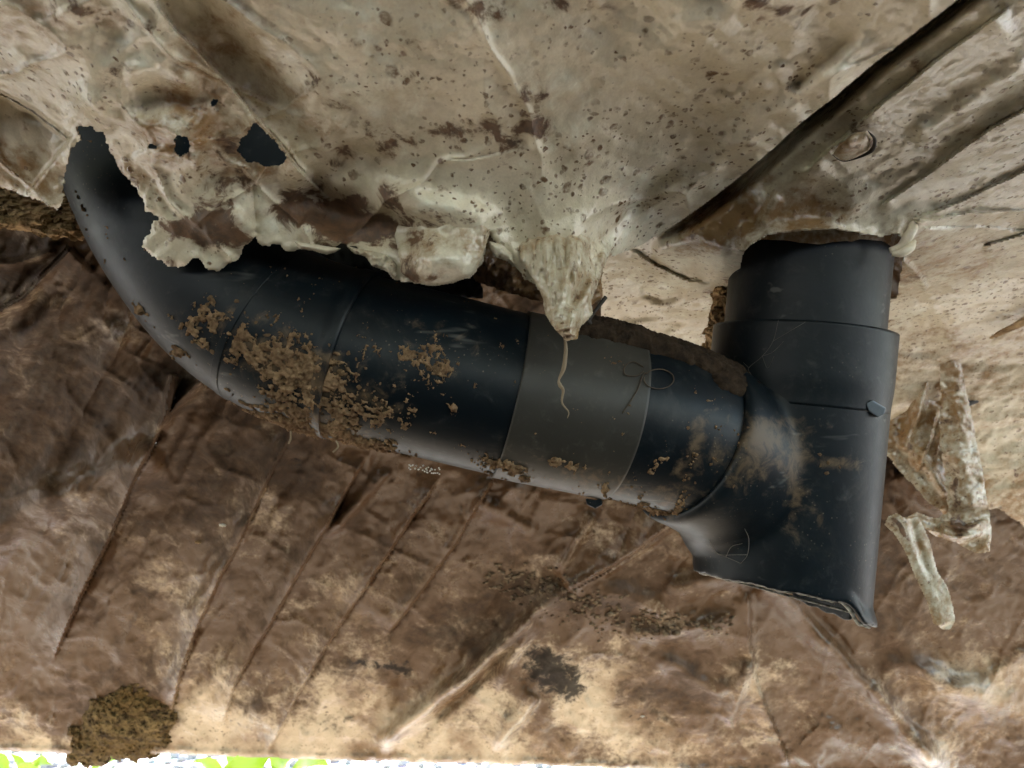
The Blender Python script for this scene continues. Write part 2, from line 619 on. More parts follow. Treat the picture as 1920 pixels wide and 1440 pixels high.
# ------------------------------------------------------------------ setting: ground, building floor above
def grid_plane(name, x0, x1, y0, y1, z, mat, nx=2, ny=2):
    xs, ys = np.linspace(x0, x1, nx), np.linspace(y0, y1, ny)
    X, Y = np.meshgrid(xs, ys)
    V = np.stack([X, Y, np.full_like(X, z)], -1).reshape(-1, 3)
    i = np.arange(nx * ny).reshape(ny, nx)
    F = np.stack([i[:-1, :-1], i[:-1, 1:], i[1:, 1:], i[1:, :-1]], -1).reshape(-1, 4)
    return mesh_obj(name, V, F, mat, None, False)


def box(name, x0, x1, y0, y1, z0, z1, mat, parent=None):
    V = [(x, y, z) for x in (x0, x1) for y in (y0, y1) for z in (z0, z1)]
    F = [[0, 1, 3, 2], [4, 6, 7, 5], [0, 4, 5, 1], [2, 3, 7, 6], [0, 2, 6, 4], [1, 5, 7, 3]]
    return mesh_obj(name, np.array(V), F, mat, parent, False)


t = NT("bare_earth")
g = t.noise(25, 8, .65); g2 = t.noise(5, 4)
M['earth'] = t.done(t.mix(t.step(g, .3, .7), (.16, .13, .098), (.30, .25, .195)), .95, t.bump(g, .02, .8))
tag(grid_plane("bare_earth", -4.0, 2.6, .30, 1.25, .008, M['earth'], 30, 30), kind='structure')  # out of view; pale tone chosen to bounce warm light upward
M['dark_earth'] = NT("unseen_dark_earth")
t = M['dark_earth']; g = t.noise(25, 8, .65)
M['dark_earth'] = t.done(t.mix(t.step(g, .3, .7), (.022, .016, .011), (.06, .045, .03)), .95, t.bump(g, .02, .8))
tag(grid_plane("unseen_dark_earth", -4.0, 2.4, -4.0, .32, .004, M['dark_earth'], 30, 30), kind='structure')  # out of view; darkened to cut light bounced onto the pipe fronts
tag(grid_plane("gravel_ground", -300, 300, -300, 300, 0, M['gravel'], 61, 61), kind='structure')
DECK_Y0, DECK_Y1, DECK_X0, DECK_X1 = -4.0, 1.10, -4.0, 1.4
DZ = CAM_Z + .52
deck = empty("raised_floor", (0, 0, DZ))
tag(deck, "dark timber floor deck hidden above the sagging sheets", "floor")
deck['kind'] = 'structure'
nb = 24
w = (DECK_X1 - DECK_X0) / nb
for k in range(nb):
    box("deck_board", DECK_X0 + k * w, DECK_X0 + (k + 1) * w - .004, DECK_Y0, DECK_Y1, DZ + .002 * (k % 2), DZ + .03, M['deck'], deck)
box("outer_wall", DECK_X0, DECK_X1, DECK_Y0, DECK_Y1, DZ + .035, 2.6, M['build'], deck)

# stones outside, seen through the gap under the back sheet
def stone_mesh(seed):
    r = np.random.default_rng(seed)
    import bmesh
    bm = bmesh.new(); bmesh.ops.create_icosphere(bm, subdivisions=1, radius=1)
    V = np.array([v.co[:] for v in bm.verts]); F = np.array([[v.index for v in f.verts] for f in bm.faces])
    bm.free()
    V *= (1 + r.uniform(-.25, .25, (len(V), 1)))
    V *= np.array([1, r.uniform(.6, 1), r.uniform(.45, .7)])
    return V, F


protos = [stone_mesh(k) for k in range(6)]
VV, FF, base_i = [], [], 0
for k in range(2600):
    y = 1.5 + 3.2 * rng.random() ** 1.2
    x = rng.uniform(-.95, .95) * y * .95
    V, F = protos[k % 6]
    s = rng.uniform(.008, .024); a = rng.uniform(0, 6.28)
    R = np.array([[math.cos(a), -math.sin(a), 0], [math.sin(a), math.cos(a), 0], [0, 0, 1]])
    VV.append((V * s) @ R.T + np.array([x, y, s * .3])); FF.append(F + base_i); base_i += len(V)
tag(mesh_obj("gravel_stones", np.concatenate(VV), np.concatenate(FF), M['stone'], None, False), kind='stuff')

# ------------------------------------------------------------------ the pipes
def axis_pts(lst, n):
    return catmull(ray(*np.array(lst, float)[:, :3].T), n)


BEND = [(262, 90, .475), (262, 190, .468), (283, 291, .46), (341, 420, .455), (434, 547, .452), (541, 626, .45), (665, 668, .45)]
RUN = [(541, 626, .45), (665, 668, .45), (810, 703, .452), (953, 738, .456), (1178, 787, .465), (1300, 829, .479), (1382, 892, .500), (1430, 1010, .518), (1462, 1160, .53)]
PIPE_LOC = tuple(ray(1178, 787, .465))
pipe = empty("drain_pipe", PIPE_LOC)
tag(pipe, "mud crusted dark drain pipe sloping out of the torn sheet into a broken upright pipe", "drain pipe")


def pipe_part(name, center, r, mat, parent, rings=None, m=128, lip=.004, dirt=None, wall=None):
    C = np.asarray(center); n = len(C)
    rad = np.full(n, r) if not callable(r) else r(np.linspace(0, 1, n))
    # end lips: an extra ring pulled in at each end
    C2 = np.concatenate([C[:1], C[:1] + (C[1:2] - C[:1]) * .02, C[1:-1], C[-1:] - (C[-1:] - C[-2:-1]) * .02, C[-1:]])
    ra = np.concatenate([[rad[0] - .0012], rad[:1], rad[1:-1], rad[-1:], [rad[-1] - .0012]])
    C3 = np.concatenate([C2[:1], C2, C2[-1:]])
    r3 = np.concatenate([[rad[0] - lip], ra, [rad[-1] - lip]])
    T = np.gradient(C, axis=0); T /= np.linalg.norm(T, axis=1)[:, None]
    T3 = np.concatenate([T[:1], T[:1], T[:1], T[1:-1], T[-1:], T[-1:], T[-1:]])
    ref = np.array([0, -CP, -SP])
    a = np.linspace(0, 2 * math.pi, m, endpoint=False)
    P = np.zeros((len(C3), m, 3))
    for i in range(len(C3)):
        e1 = ref - T3[i] * ref.dot(T3[i]); e1 /= np.linalg.norm(e1)
        e2 = np.cross(T3[i], e1)
        P[i] = C3[i] + (np.cos(a)[:, None] * e1 + np.sin(a)[:, None] * e2) * r3[i]
    V = P.reshape(-1, 3)
    X, Y, _ = unray(V)
    at = {"dirt": dirt(X, Y) if dirt else np.zeros(len(V))}
    return mesh_obj(name, V, ring_faces(len(C3), m)[:, ::-1], mat, parent, True, at)


def pipe_dirt(X, Y):
    d = blobs(X, Y, [(500, 640, 170, 70, 24, .42), (620, 730, 180, 55, 18, .42), (600, 805, 160, 24, 17, .5), (820, 640, 120, 70, 20, .30), (1400, 850, 90, 110, 50, .42), (1440, 820, 30, 50, -30, .3),
                     (1290, 860, 30, 130, 20, .35), (1050, 880, 140, 30, 16, .30), (330, 620, 50, 40, 45, .2), (1180, 920, 120, 40, 16, .25)])
    return d


run_all = axis_pts(RUN, 400)
Xr, Yr, _ = unray(run_all)
def run_between(x0, x1):
    m_ = (Xr >= x0) & (Xr <= x1)
    return run_all[m_]

bend_c = axis_pts(BEND, 120)
bx, by, _ = unray(bend_c)
o_bend = pipe_part("bend", bend_c, lambda t: .0560 + .0013 * smooth(.965, .972, t), M['pipe'], pipe, dirt=pipe_dirt)
o_sec = pipe_part("pipe_section", run_between(655, 965), .0548, M['pipe'], pipe, dirt=pipe_dirt)
o_cpl = pipe_part("coupling", run_between(953, 1160), .0566, M['pipe_grey'], pipe, dirt=pipe_dirt)
o_spg = pipe_part("spigot", run_between(1150, 1304), .0551, M['pipe'], pipe, dirt=pipe_dirt)
o_elb = pipe_part("branch_elbow", run_between(1288, 1420), lambda t: .0572 - .004 * smooth(.4, 1, t), M['pipe'], pipe, dirt=pipe_dirt)
# moulding beads
bd = catmull(bend_c, 2400)
bdx = unray(bd)[0]
o_b1 = pipe_part("moulding_ring", bd[(bdx > 508) & (bdx < 517)], .0566, M['pipe'], pipe, lip=.0006)

o_stub = pipe_part('upper_stub', axis_pts([(520, -40, .54), (490, 120, .53), (470, 260, .52), (455, 420, .505), (450, 520, .485)], 60), .056, M['pipe'], pipe)
# upright pipe
up_top, up_bot = ray(1531, 330, .505), ray(1456, 1130, .500)
def upright(y0, y1, n):
    # straight axis, y0..y1 as picture rows
    ts = np.linspace(0, 1, 2000)
    C = up_top + (up_bot - up_top) * ts[:, None]
    _, yy, _ = unray(C)
    t0, t1 = np.interp(y0, yy, ts), np.interp(y1, yy, ts)
    return up_top + (up_bot - up_top) * np.linspace(t0, t1, n)[:, None]

o_ris = pipe_part("riser", upright(331, 720, 40), .0553, M['pipe'], pipe)
o_soc = pipe_part("socket", upright(622, 762, 30), lambda t: .0630 - .0012 * smooth(.6, 1, t), M['pipe'], pipe, lip=.0075)

# junction body with its broken lower end
m = 160; n = 70
C = upright(735, 1060, n)
ax = C[-1] - C[0]; ax /= np.linalg.norm(ax)
P, Nn = sweep(C, .0580, m)
ang = np.linspace(0, 2 * math.pi, m, endpoint=False)
# lengths of the broken end: worked out on each line of the wall so that the near rim runs obliquely
last = P[-1].copy()
ext = np.zeros(m)
for j in range(m):
    lo, hi = -.06, .12
    front = math.cos(ang[j]) > -.12
    for _ in range(40):
        mid_ = (lo + hi) / 2
        q = last[j] + ax * mid_
        X_, Y_, _d = unray(q)
        if front:
            target = 1073 + (X_ - 1306) * .205 + 1.6 * math.sin(X_ * .07) + 1.0 * math.sin(X_ * .31 + 1) + 34 * smooth(1580, 1606, X_)
        else:
            k_ = smooth(1490, 1475, X_)
            target = (1121 + (X_ - 1480) * .40 + 2 * math.sin(X_ * .2)) * (1 - k_) + (1060 + (X_ - 1306) * .15) * k_
            if X_ > 1590: target = 1170
        if Y_ < target: lo = mid_
        else: hi = mid_
    ext[j] = lo
tt = np.linspace(0, 1, n) ** 1.0
P = P + (tt[:, None] ** 3)[..., None] * ext[None, :, None] * ax
# small flare of the shard at the right
fl = smooth(0.90, 1.0, tt)[:, None] * np.exp(-((ang - 1.5 * math.pi) / .5) ** 2)[None]
fl2 = smooth(0.90, 1.0, tt)[:, None] * np.exp(-((ang - .5 * math.pi) / .5) ** 2)[None]
Xe, Ye, _ = unray(P)
flare = smooth(.93, 1.0, tt)[:, None] * smooth(1570, 1605, Xe)
P = P + flare[..., None] * .004 * Nn
o_bod = mesh_obj("junction_body", P.reshape(-1, 3), ring_faces(n, m)[:, ::-1], M['pipe'], pipe, True, {"dirt": blobs(Xe.ravel(), Ye.ravel(), [(1570, 868, 50, 18, 5, .6), (1545, 985, 14, 40, -20, .45), (1480, 930, 40, 120, 0, .42), (1520, 800, 60, 40, 0, .2)])})
solid(o_bod, .0038, -1)
vis = [j for j in range(m) if math.cos(ang[j]) > -.12]
vis = vis[len(vis) // 2:] + vis[:len(vis) // 2] if vis[0] == 0 and vis[-1] == m - 1 else vis
lipC = P[-1][vis] - Nn[-1][vis] * .0016 + ax * .0003
Pl, _ = sweep(lipC, .0013 * (1 + .45 * fbm(np.arange(len(vis)) * .45, np.zeros(len(vis)), 17, 3)), 8)
mesh_obj('rim_lip', Pl.reshape(-1, 3), ring_faces(len(vis), 8), M['lip'], pipe)

# the elbow and the body are one moulded Y fitting: fuse them and round the junction
solid(o_elb, .0038, -1)
for o_ in (o_elb, o_bod):
    for md in [q for q in o_.modifiers if q.type == 'EDGE_SPLIT']:
        o_.modifiers.remove(md)
dg = bpy.context.evaluated_depsgraph_get()
vs_, fs_, of_ = [], [], 0
for o_ in (o_elb, o_bod):
    me_ = bpy.data.meshes.new_from_object(o_.evaluated_get(dg))
    co_ = np.empty(len(me_.vertices) * 3, np.float32); me_.vertices.foreach_get("co", co_)
    vs_.append(co_.reshape(-1, 3)); fs_ += [[of_ + i for i in p.vertices] for p in me_.polygons]; of_ += len(me_.vertices)
    bpy.data.meshes.remove(me_)
tmp = mesh_obj("tmp", np.concatenate(vs_), fs_, None)
rm = tmp.modifiers.new("fuse", 'REMESH'); rm.mode = 'VOXEL'; rm.voxel_size = .0010
dg.update(); dg = bpy.context.evaluated_depsgraph_get()
me_ = bpy.data.meshes.new_from_object(tmp.evaluated_get(dg))
co_ = np.empty(len(me_.vertices) * 3, np.float32); me_.vertices.foreach_get("co", co_)
co_ = co_.reshape(-1, 3).astype(float)
ed = np.empty(len(me_.edges) * 2, np.int32); me_.edges.foreach_get("vertices", ed); ed = ed.reshape(-1, 2)
xx, yy, _d = unray(co_)
wgt = .12 + .88 * np.clip(np.exp(-(((xx - 1400) / 130) ** 2 + ((yy - 900) / 190) ** 2)) * 2, 0, 1) * smooth(1072, 1020, yy - .2 * (xx - 1306)) * smooth(1300, 1350, xx + .4 * (yy - 800))
deg = np.bincount(ed.ravel(), minlength=len(co_))[:, None]
for it in range(90):
    acc = np.zeros_like(co_)
    np.add.at(acc, ed[:, 0], co_[ed[:, 1]]); np.add.at(acc, ed[:, 1], co_[ed[:, 0]])
    k_ = .5 * wgt[:, None] if it > 4 else .5
    if it > 7: k_ = k_ * (wgt[:, None] > .2)
    co_ += k_ * (acc / deg - co_)
me_.vertices.foreach_set("co", co_.astype(np.float32).ravel())
me_.polygons.foreach_set("use_smooth", np.ones(len(me_.polygons), bool))
at_ = me_.attributes.new("dirt", 'FLOAT', 'POINT')
at_.data.foreach_set("value", (np.maximum(pipe_dirt(xx, yy), 0) + blobs(xx, yy, [(1570, 868, 50, 18, 5, .6), (1545, 985, 14, 40, -20, .45), (1490, 930, 30, 90, 0, .4), (1520, 800, 60, 40, 0, .2), (1400, 860, 40, 60, 15, .2)])).astype(np.float32))
me_.materials.clear(); me_.materials.append(M['pipe']); me_.update()
bpy.data.objects.remove(tmp); bpy.data.objects.remove(o_elb); bpy.data.objects.remove(o_bod)
o_bod = bpy.data.objects.new("branch_fitting", me_); me_.name = "branch_fitting"
scn.collection.objects.link(o_bod); o_bod.parent = pipe; o_bod.matrix_parent_inverse = pipe.matrix_world.inverted()
o_elb = o_bod
pipe_objs = [o_bend, o_sec, o_cpl, o_spg, o_ris, o_soc, o_bod]

# ------------------------------------------------------------------ the torn belly sheet in front
plane_h = .26
def plane_d(Y):
    return plane_h / (SP + (720 - Y) / FPX * CP)

TEAR = [(-900, 330), (-300, 345), (0, 352), (60, 372), (112, 402), (122, 330), (132, 285), (150, 262), (146, 240), (168, 238), (196, 252),
        (206, 285), (226, 320), (246, 345), (266, 372), (276, 398), (300, 408), (283, 420), (268, 462), (292, 480), (318, 500), (352, 494),
        (366, 484), (392, 506), (412, 508), (446, 490), (452, 468), (470, 452), (480, 424), (486, 456), (520, 462), (552, 472), (580, 470),
        (616, 474), (640, 462), (668, 462), (700, 490), (742, 522), (770, 528), (820, 536), (880, 520), (905, 490), (917, 436), (935, 480), (968, 500),
        (985, 520), (1010, 540), (1040, 545), (1080, 530), (1115, 500), (1150, 480), (1200, 462)]
SEAM = [(1200, 462), (1255, 428), (1315, 388), (1400, 322), (1455, 274), (1500, 232), (1560, 186), (1640, 118), (1715, 62), (1795, 0), (1930, -100), (2250, -330)]
outerA = TEAR + SEAM[1:] + [(2400, -460), (-900, -460)]
hole1 = [(326, 262), (334, 256), (352, 258), (358, 274), (354, 290), (338, 292), (328, 282)]
hole2 = [(443, 282), (452, 262), (468, 240), (480, 228), (498, 246), (520, 272), (540, 296), (528, 312), (505, 316), (488, 308), (470, 304), (452, 296)]
hole3 = [(277, 274), (284, 272), (297, 275), (293, 279), (280, 278)]
hole4 = [(396, 192), (408, 184), (420, 188), (408, 192), (400, 196)]

ptsA = []
for X in (-900, -300, 0, 200, 400, 600, 800, 1000):
    for Y, d in ((-460, .212), (-200, .25), (0, .29), (150, .326), (300, .358), (450, .384), (560, .392)):
        ptsA.append((X, Y, d + (.012 if X < 150 and Y > 100 else 0)))
for X, Y in ((1250, 428), (1400, 322), (1560, 186), (1795, 0), (2250, -330)):
    ptsA.append((X, Y, plane_d(Y) - .022))
ptsA += [(1060, 560, .39), (1120, 480, .40), (1250, 200, .345), (1250, 350, .40), (1300, 0, .285), (1600, -200, .24), (2000, -460, .21), (1180, 470, .435)]
depA = Depth(ptsA)

FA = [
    ([(262, -60), (300, 20), (335, 66), (400, 132), (480, 222), (560, 318), (640, 400)], 'step', .016, 7, 75, (.03, .25)),
    ([(300, -60), (380, 40), (470, 150), (560, 255)], 'ridge', -.010, 40, 60),
    ([(130, -80), (150, 60), (185, 170), (206, 270)], 'ridge', .008, 40, 50),
    ([(-40, 170), (60, 215), (130, 270)], 'step', -.014, 10, 70, (.02, .05)),
    ([(0, 90), (120, 150), (260, 260)], 'ridge', .004, 22, 30),
    ([(230, 150), (300, 130), (380, 160)], 'ridge', .006, 22, 26),
    ([(250, 200), (330, 185), (400, 230)], 'ridge', -.006, 24, 24),
    ([(240, 300), (300, 284), (360, 300), (400, 330)], 'ridge', .0035, 10, 16),
    ([(390, 190), (370, 250), (350, 330), (330, 400)], 'ridge', .005, 24, 30),
    ([(640, 300), (700, 345), (800, 390), (900, 405), (960, 400)], 'ridge', .012, 34, 50),
    ([(560, 330), (620, 380), (700, 420), (820, 440)], 'ridge', -.014, 38, 40),
    ([(790, 300), (870, 305), (940, 290), (1020, 268)], 'step', .0022, 7, 40, (.3, .4)),
    ([(1130, 480), (1190, 430), (1300, 340), (1420, 240), (1500, 170)], 'ridge', .007, 32, 26),
    ([(1110, 470), (1180, 400), (1290, 300)], 'ridge', -.004, 16, 18),
    ([(1000, 470), (1060, 430), (1160, 350), (1300, 260), (1420, 180)], 'ridge', .003, 22, 22),
    ([(1430, 250), (1500, 190), (1580, 110), (1660, 40)], 'ridge', .006, 22, 30, (.3, .4)),
    ([(1480, 170), (1530, 120), (1620, 60)], 'ridge', -.006, 12, 12),
    ([(1290, 140), (1380, 120), (1470, 60), (1540, -20)], 'ridge', .003, 30, 26, (.3, .4)),
    ([(1330, 210), (1420, 160), (1500, 90)], 'ridge', .003, 14, 16),
    ([(560, 420), (600, 440), (650, 455)], 'ridge', .006, 18, 20),
    ([(920, 430), (925, 470), (930, 500)], 'sharp', -.006, 8),
    ([(380, 440), (430, 420), (470, 400)], 'ridge', .004, 20, 22),
    ([(480, 330), (476, 380), (480, 430)], 'sharp', -.004, 9),
]

def dispA(X, Y, s):
    z = 1.1 * folds(X, Y, FA)
    z += blobs(X, Y, [(850, 120, 330, 170, 8, .016), (320, 235, 75, 55, 20, .012), (420, 400, 90, 60, 10, .008), (690, 330, 60, 40, 30, -.018),
                      (580, 390, 70, 40, 20, -.010), (1290, 90, 140, 80, -35, .006), (60, 60, 180, 90, 20, .006)])
    P = ray(X, Y, depA(X, Y))
    x, y = P[:, 0], P[:, 1]
    z += .0050 * fbm(x / .045, y / .045, 5, 4) + .0010 * fbm(x / .009, y / .009, 9, 3)
    u, v = x * .8 + y * .6, -x * .6 + y * .8
    z += .0030 * fbm(u / .16, v / .018, 21, 3) * smooth(900, 1250, X)
    wx, wy = x + .01 * fbm(x / .03, y / .03, 141, 2), y + .01 * fbm(x / .03, y / .03, 143, 2)
    z += .0035 * (1 - np.abs(vnoise((wx * .6 + wy * .8) / .09, (wx * .8 - wy * .6) / .035, 145))) ** 9 + .003 * (1 - np.abs(vnoise((wx * .9 - wy * .4) / .08, (wx * .4 + wy * .9) / .03, 147))) ** 9
    # curl and ripple along the tear
    e = np.exp(-s / 22.0) * smooth(540, 380, np.abs(X - 560) - 300)
    z += e * (.000 + .004 * fbm(X / 30, Y / 30, 31, 4))
    z -= .002 * np.exp(-s / 4.0) * smooth(200, 430, Y)
    return z

def attA(X, Y, s):
    P = ray(X, Y, depA(X, Y)); x, y = P[:, 0], P[:, 1]
    mud = blobs(X, Y, [(430, 370, 46, 70, 30, .42), (395, 435, 60, 34, 10, .45), (560, 385, 60, 40, 25, .52), (640, 420, 90, 40, 12, .55),
                       (330, 425, 30, 20, 0, .3), (430, 280, 26, 22, 0, .45), (760, 440, 90, 36, 5, .5), (700, 380, 60, 40, 0, .35),
                       (880, 250, 150, 34, -8, .30), (980, 255, 60, 28, -10, .28), (700, 250, 60, 25, 20, .25), (1490, 20, 60, 22, 0, .55), (1420, 10, 30, 18, 0, .4),
                       (850, 10, 60, 22, 0, .4), (1100, 5, 90, 14, 0, .35), (150, 60, 120, 60, 30, .12), (300, 80, 110, 80, 30, .16), (620, 170, 60, 30, 30, .22), (1000, 190, 50, 40, 0, .2)])
    tint = blobs(X, Y, [(330, 230, 140, 120, 0, .55), (150, 40, 200, 90, 0, .35), (560, 250, 120, 120, 40, .45), (780, 440, 120, 40, 5, .25),
                        (1150, 420, 150, 50, -30, .30), (420, 60, 90, 80, 40, .3), (50, 320, 130, 60, 0, .6), (1000, 260, 160, 60, -10, .3)])
    tint -= blobs(X, Y, [(400, 460, 110, 70, 0, .45), (90, 170, 120, 40, 25, .35), (830, 140, 300, 120, 0, .40), (880, 350, 200, 50, 5, .5), (1250, 200, 200, 120, -30, .25)])
    speck = blobs(X, Y, [(1050, 370, 260, 90, -15, .9), (850, 150, 350, 150, 0, .5), (150, 160, 150, 60, 20, .4), (1300, 230, 200, 120, -35, .45), (400, 370, 120, 90, 0, .5)]) + .25
    dark = blobs(X, Y, [(680, 290, 40, 18, 30, .30), (600, 385, 50, 22, 20, .22), (350, 190, 60, 14, -15, .16), (950, 455, 30, 18, 0, .35)])
    mud = 1.15 * mud + .10 * smooth(1200, 900, X)
    tint = tint - .12 + .35 * fbm(x / .05, y / .05, 101, 4)
    return {"mud": np.clip(mud, 0, 1), "tint": np.clip(tint, -.5, 1), "speck": np.clip(speck, 0, 1), "dark": np.clip(dark, 0, 1)}

def surfA(X, Y):
    sh = np.shape(X)
    x_, y_ = np.ravel(X), np.ravel(Y)
    return (depA(x_, y_) - dispA(x_, y_, np.full(x_.shape, 99.))).reshape(sh)

belly = empty("torn_sheet", tuple(ray(800, 250, .35)))
tag(belly, "speckled cream sheet sagging overhead, torn ragged along the sloping pipe, holed at left", "plastic sheet")
def jagA(X, Y):
    return smooth(1190, 1080, X) * 1.0 + .10
sheet("torn_skin", outerA, [hole1, hole2, hole3, hole4], lambda X, Y: depA(X, Y), 3.2, M['belly'], belly, jag=9.0, jag_seed=3, disp=dispA, attrs=attA, jag_fn=jagA, thick=.0007)

# ---- loose flaps of the torn edge
def flap(name, poly, d0, fn, att, seed, jag=4, step=2.2, thick=.0007, label=None):
    o = sheet(name, poly, [], lambda X, Y: d0(X, Y) if callable(d0) else np.full(X.shape, d0), step, M['gloss'], belly, jag=jag, jag_seed=seed, disp=fn, attrs=att, thick=thick)
    if label: o['label'] = label
    return o

def att_const(mud=0, tint=0, speck=.2, dark=0, ex=None):
    def f(X, Y, s):
        m_ = np.full(X.shape, float(mud)) + (blobs(X, Y, ex) if ex else 0)
        return {"mud": m_, "tint": np.full(X.shape, float(tint)), "speck": np.full(X.shape, float(speck)), "dark": np.full(X.shape, float(dark))}
    return f

flap("torn_flap", [(742, 395), (800, 402), (860, 412), (915, 408), (918, 440), (903, 488), (892, 512), (850, 532), (812, 538), (775, 530), (752, 512), (746, 470), (738, 430)],
     lambda X, Y: surfA(X, np.minimum(Y, 470)) + .003 - .012 * smooth(400, 480, Y) + .00008 * np.maximum(Y - 470, 0),
     lambda X, Y, s: .012 * np.exp(-(((X - 830) / 60) ** 2 + ((Y - 490) / 34) ** 2)) - .003 * np.exp(-s / 4) + .0020 * fbm(X / 30, Y / 30, 4, 3),
     att_const(.06, .18, .4, 0, [(770, 440, 40, 40, 0, .45), (800, 520, 40, 12, 0, .55), (850, 430, 20, 30, 0, .25), (770, 510, 20, 16, 0, .5)]), 41, 3, label="rounded glossy flap bulging at the middle of the torn edge")
drip_poly = [(975, 415), (1040, 418), (1120, 425), (1150, 458), (1132, 505), (1118, 545), (1108, 562), (1112, 590), (1088, 612), (1084, 636), (1062, 640), (1036, 612), (1022, 588), (1018, 560), (1004, 530), (975, 486), (968, 450)]
def drip_d(X, Y):
    return surfA(X, np.minimum(Y, 490)) + .003 - .012 * smooth(425, 500, Y) - .00004 * np.maximum(Y - 500, 0)
flap("torn_flap", drip_poly, drip_d,
     lambda X, Y, s: folds(X, Y, [([(1010, 440), (1035, 530), (1058, 620)], 'ridge', .008, 22, 30, (.1, .02)), ([(1128, 450), (1100, 520), (1072, 580)], 'ridge', -.010, 10, 14, (.1, .05)),
                                  ([(1085, 440), (1075, 500), (1066, 560)], 'ridge', .006, 12, 14), ([(1110, 520), (1085, 575), (1070, 630)], 'ridge', .007, 10, 10, (.1, .02)), ([(1050, 430), (1056, 500), (1064, 590)], 'sharp', .004, 5), ([(1095, 440), (1090, 520), (1074, 600)], 'sharp', .004, 5), ([(1020, 500), (1040, 570)], 'sharp', -.003, 5)])
     + .003 * fbm(X / 9, Y / 40, 7, 3) - .003 * np.exp(-s / 4) + .0022 * fbm(X / 25, Y / 25, 6, 3),
     att_const(.12, .22, .6, .02, [(1060, 632, 22, 8, 0, .5), (1118, 530, 14, 40, 10, .4), (1085, 560, 10, 20, 0, .25)]), 43, 3, label="pointed flap hanging down like a drip")
flap("torn_flap", [(552, 452), (585, 458), (622, 462), (640, 466), (628, 474), (612, 478), (585, 470), (562, 468)], lambda X, Y: depA(X, Y) - .008,
     lambda X, Y, s: -.004 * np.exp(-s / 4), att_const(-.3, -.5, 0), 47, 2, 1.6, label="small pale strip curling off the torn edge")
flap("torn_flap", [(652, 462), (690, 468), (728, 476), (744, 496), (742, 520), (722, 508), (700, 500), (684, 482), (662, 474)], lambda X, Y: depA(X, Y) - .007,
     lambda X, Y, s: .003 * fbm(X / 14, Y / 14, 8, 3) - .004 * np.exp(-s / 4), att_const(.2, .1, .3), 53, 4, 1.6)
flap("torn_flap", [(918, 452), (940, 458), (960, 474), (968, 500), (950, 490), (930, 482), (918, 470)], lambda X, Y: depA(X, Y) - .006,
     lambda X, Y, s: -.004 * np.exp(-s / 4) + .002 * fbm(X / 14, Y / 14, 18, 3), att_const(-.1, .0, .3), 59, 3, 1.6)

# ------------------------------------------------------------------ the right hand sheet, running on behind both pipes
outerR = [(1128, 520), (1140, 440), (1180, 440)] + [(x - 60, y - 10) for x, y in SEAM[1:]] + [(2900, -460), (2900, 1010), (2200, 1000), (1990, 960), (1920, 985), (1870, 950), (1820, 975), (1770, 960), (1735, 925), (1690, 880), (1655, 850),
          (1600, 820), (1450, 790), (1300, 790), (1120, 740)]
pipe_hole = [(1392, 482), (1406, 458), (1440, 438), (1500, 430), (1560, 427), (1610, 436), (1650, 444), (1684, 436), (1696, 452), (1690, 500), (1682, 560), (1540, 575), (1392, 560), (1384, 520)]
ptsR = []
for X in (1000, 1250, 1900, 2300, 2900):
    for Y, d in ((-460, plane_d(-460)), (-150, plane_d(-150)), (100, plane_d(100)), (250, plane_d(250)), (400, plane_d(400)), (480, .515), (560, .575), (650, .635), (750, .69), (900, .76), (1010, .80)):
        ptsR.append((X, Y, d))
ptsR += [(1500, 250, plane_d(250)), (1700, 250, plane_d(250)), (1400, 410, .45), (1530, 410, .435), (1530, 440, .437), (1680, 410, .438), (1400, 455, .445), (1690, 440, .447), (1540, 590, .585), (1400, 600, .60), (1700, 600, .61), (1500, 750, .69), (1700, 750, .69), (1700, 900, .76)]
depR = Depth(ptsR)
FR = [
    ([(1500, 330), (1620, 225), (1700, 160), (1800, 85), (1900, 10)], 'step', .010, 6, 42, (.1, .1)),
    ([(1640, 395), (1760, 310), (1860, 240), (1960, 190)], 'step', .010, 6, 40, (.1, .05)),
    ([(1700, 260), (1790, 210), (1880, 150), (1960, 80)], 'ridge', .005, 18, 20),
    ([(1560, 400), (1700, 330), (1850, 280), (1990, 230)], 'ridge', .004, 18, 20),
    ([(1700, 416), (1800, 380), (1960, 300)], 'step', .009, 6, 30, (.1, .05)),
    ([(1700, 420), (1820, 402), (1990, 390)], 'step', .009, 6, 24, (.1, .05)),
    ([(1720, 430), (1830, 430), (1990, 440)], 'step', .006, 5, 18, (.1, .05)),
    ([(1840, 470), (1900, 450), (1990, 420)], 'step', .010, 5, 24, (.1, .05)),
    ([(1340, 420), (1420, 372), (1500, 330), (1560, 300)], 'ridge', .006, 22, 28),
    ([(1220, 470), (1300, 455), (1380, 470)], 'ridge', .010, 24, 26),
    ([(1420, 420), (1440, 390), (1460, 360)], 'ridge', .006, 12, 14),
    ([(1180, 470), (1230, 500), (1290, 530), (1350, 540)], 'step', .008, 5, 26),
    ([(1200, 540), (1240, 560), (1290, 548)], 'ridge', -.007, 9, 10),
    ([(1130, 640), (1230, 600), (1330, 520), (1390, 480)], 'ridge', .003, 14, 12),
    ([(1150, 680), (1260, 630), (1350, 550)], 'ridge', .003, 12, 12),
    ([(1680, 640), (1760, 630), (1850, 610), (1950, 590)], 'ridge', .003, 10, 12),
    ([(1670, 680), (1760, 670), (1880, 640)], 'ridge', .003, 10, 10),
    ([(1690, 485), (1725, 520), (1738, 545)], 'ridge', .006, 5, 6, (.05, .05)),
    ([(1870, 640), (1900, 615), (1960, 570)], 'step', .004, 4, 20),
]
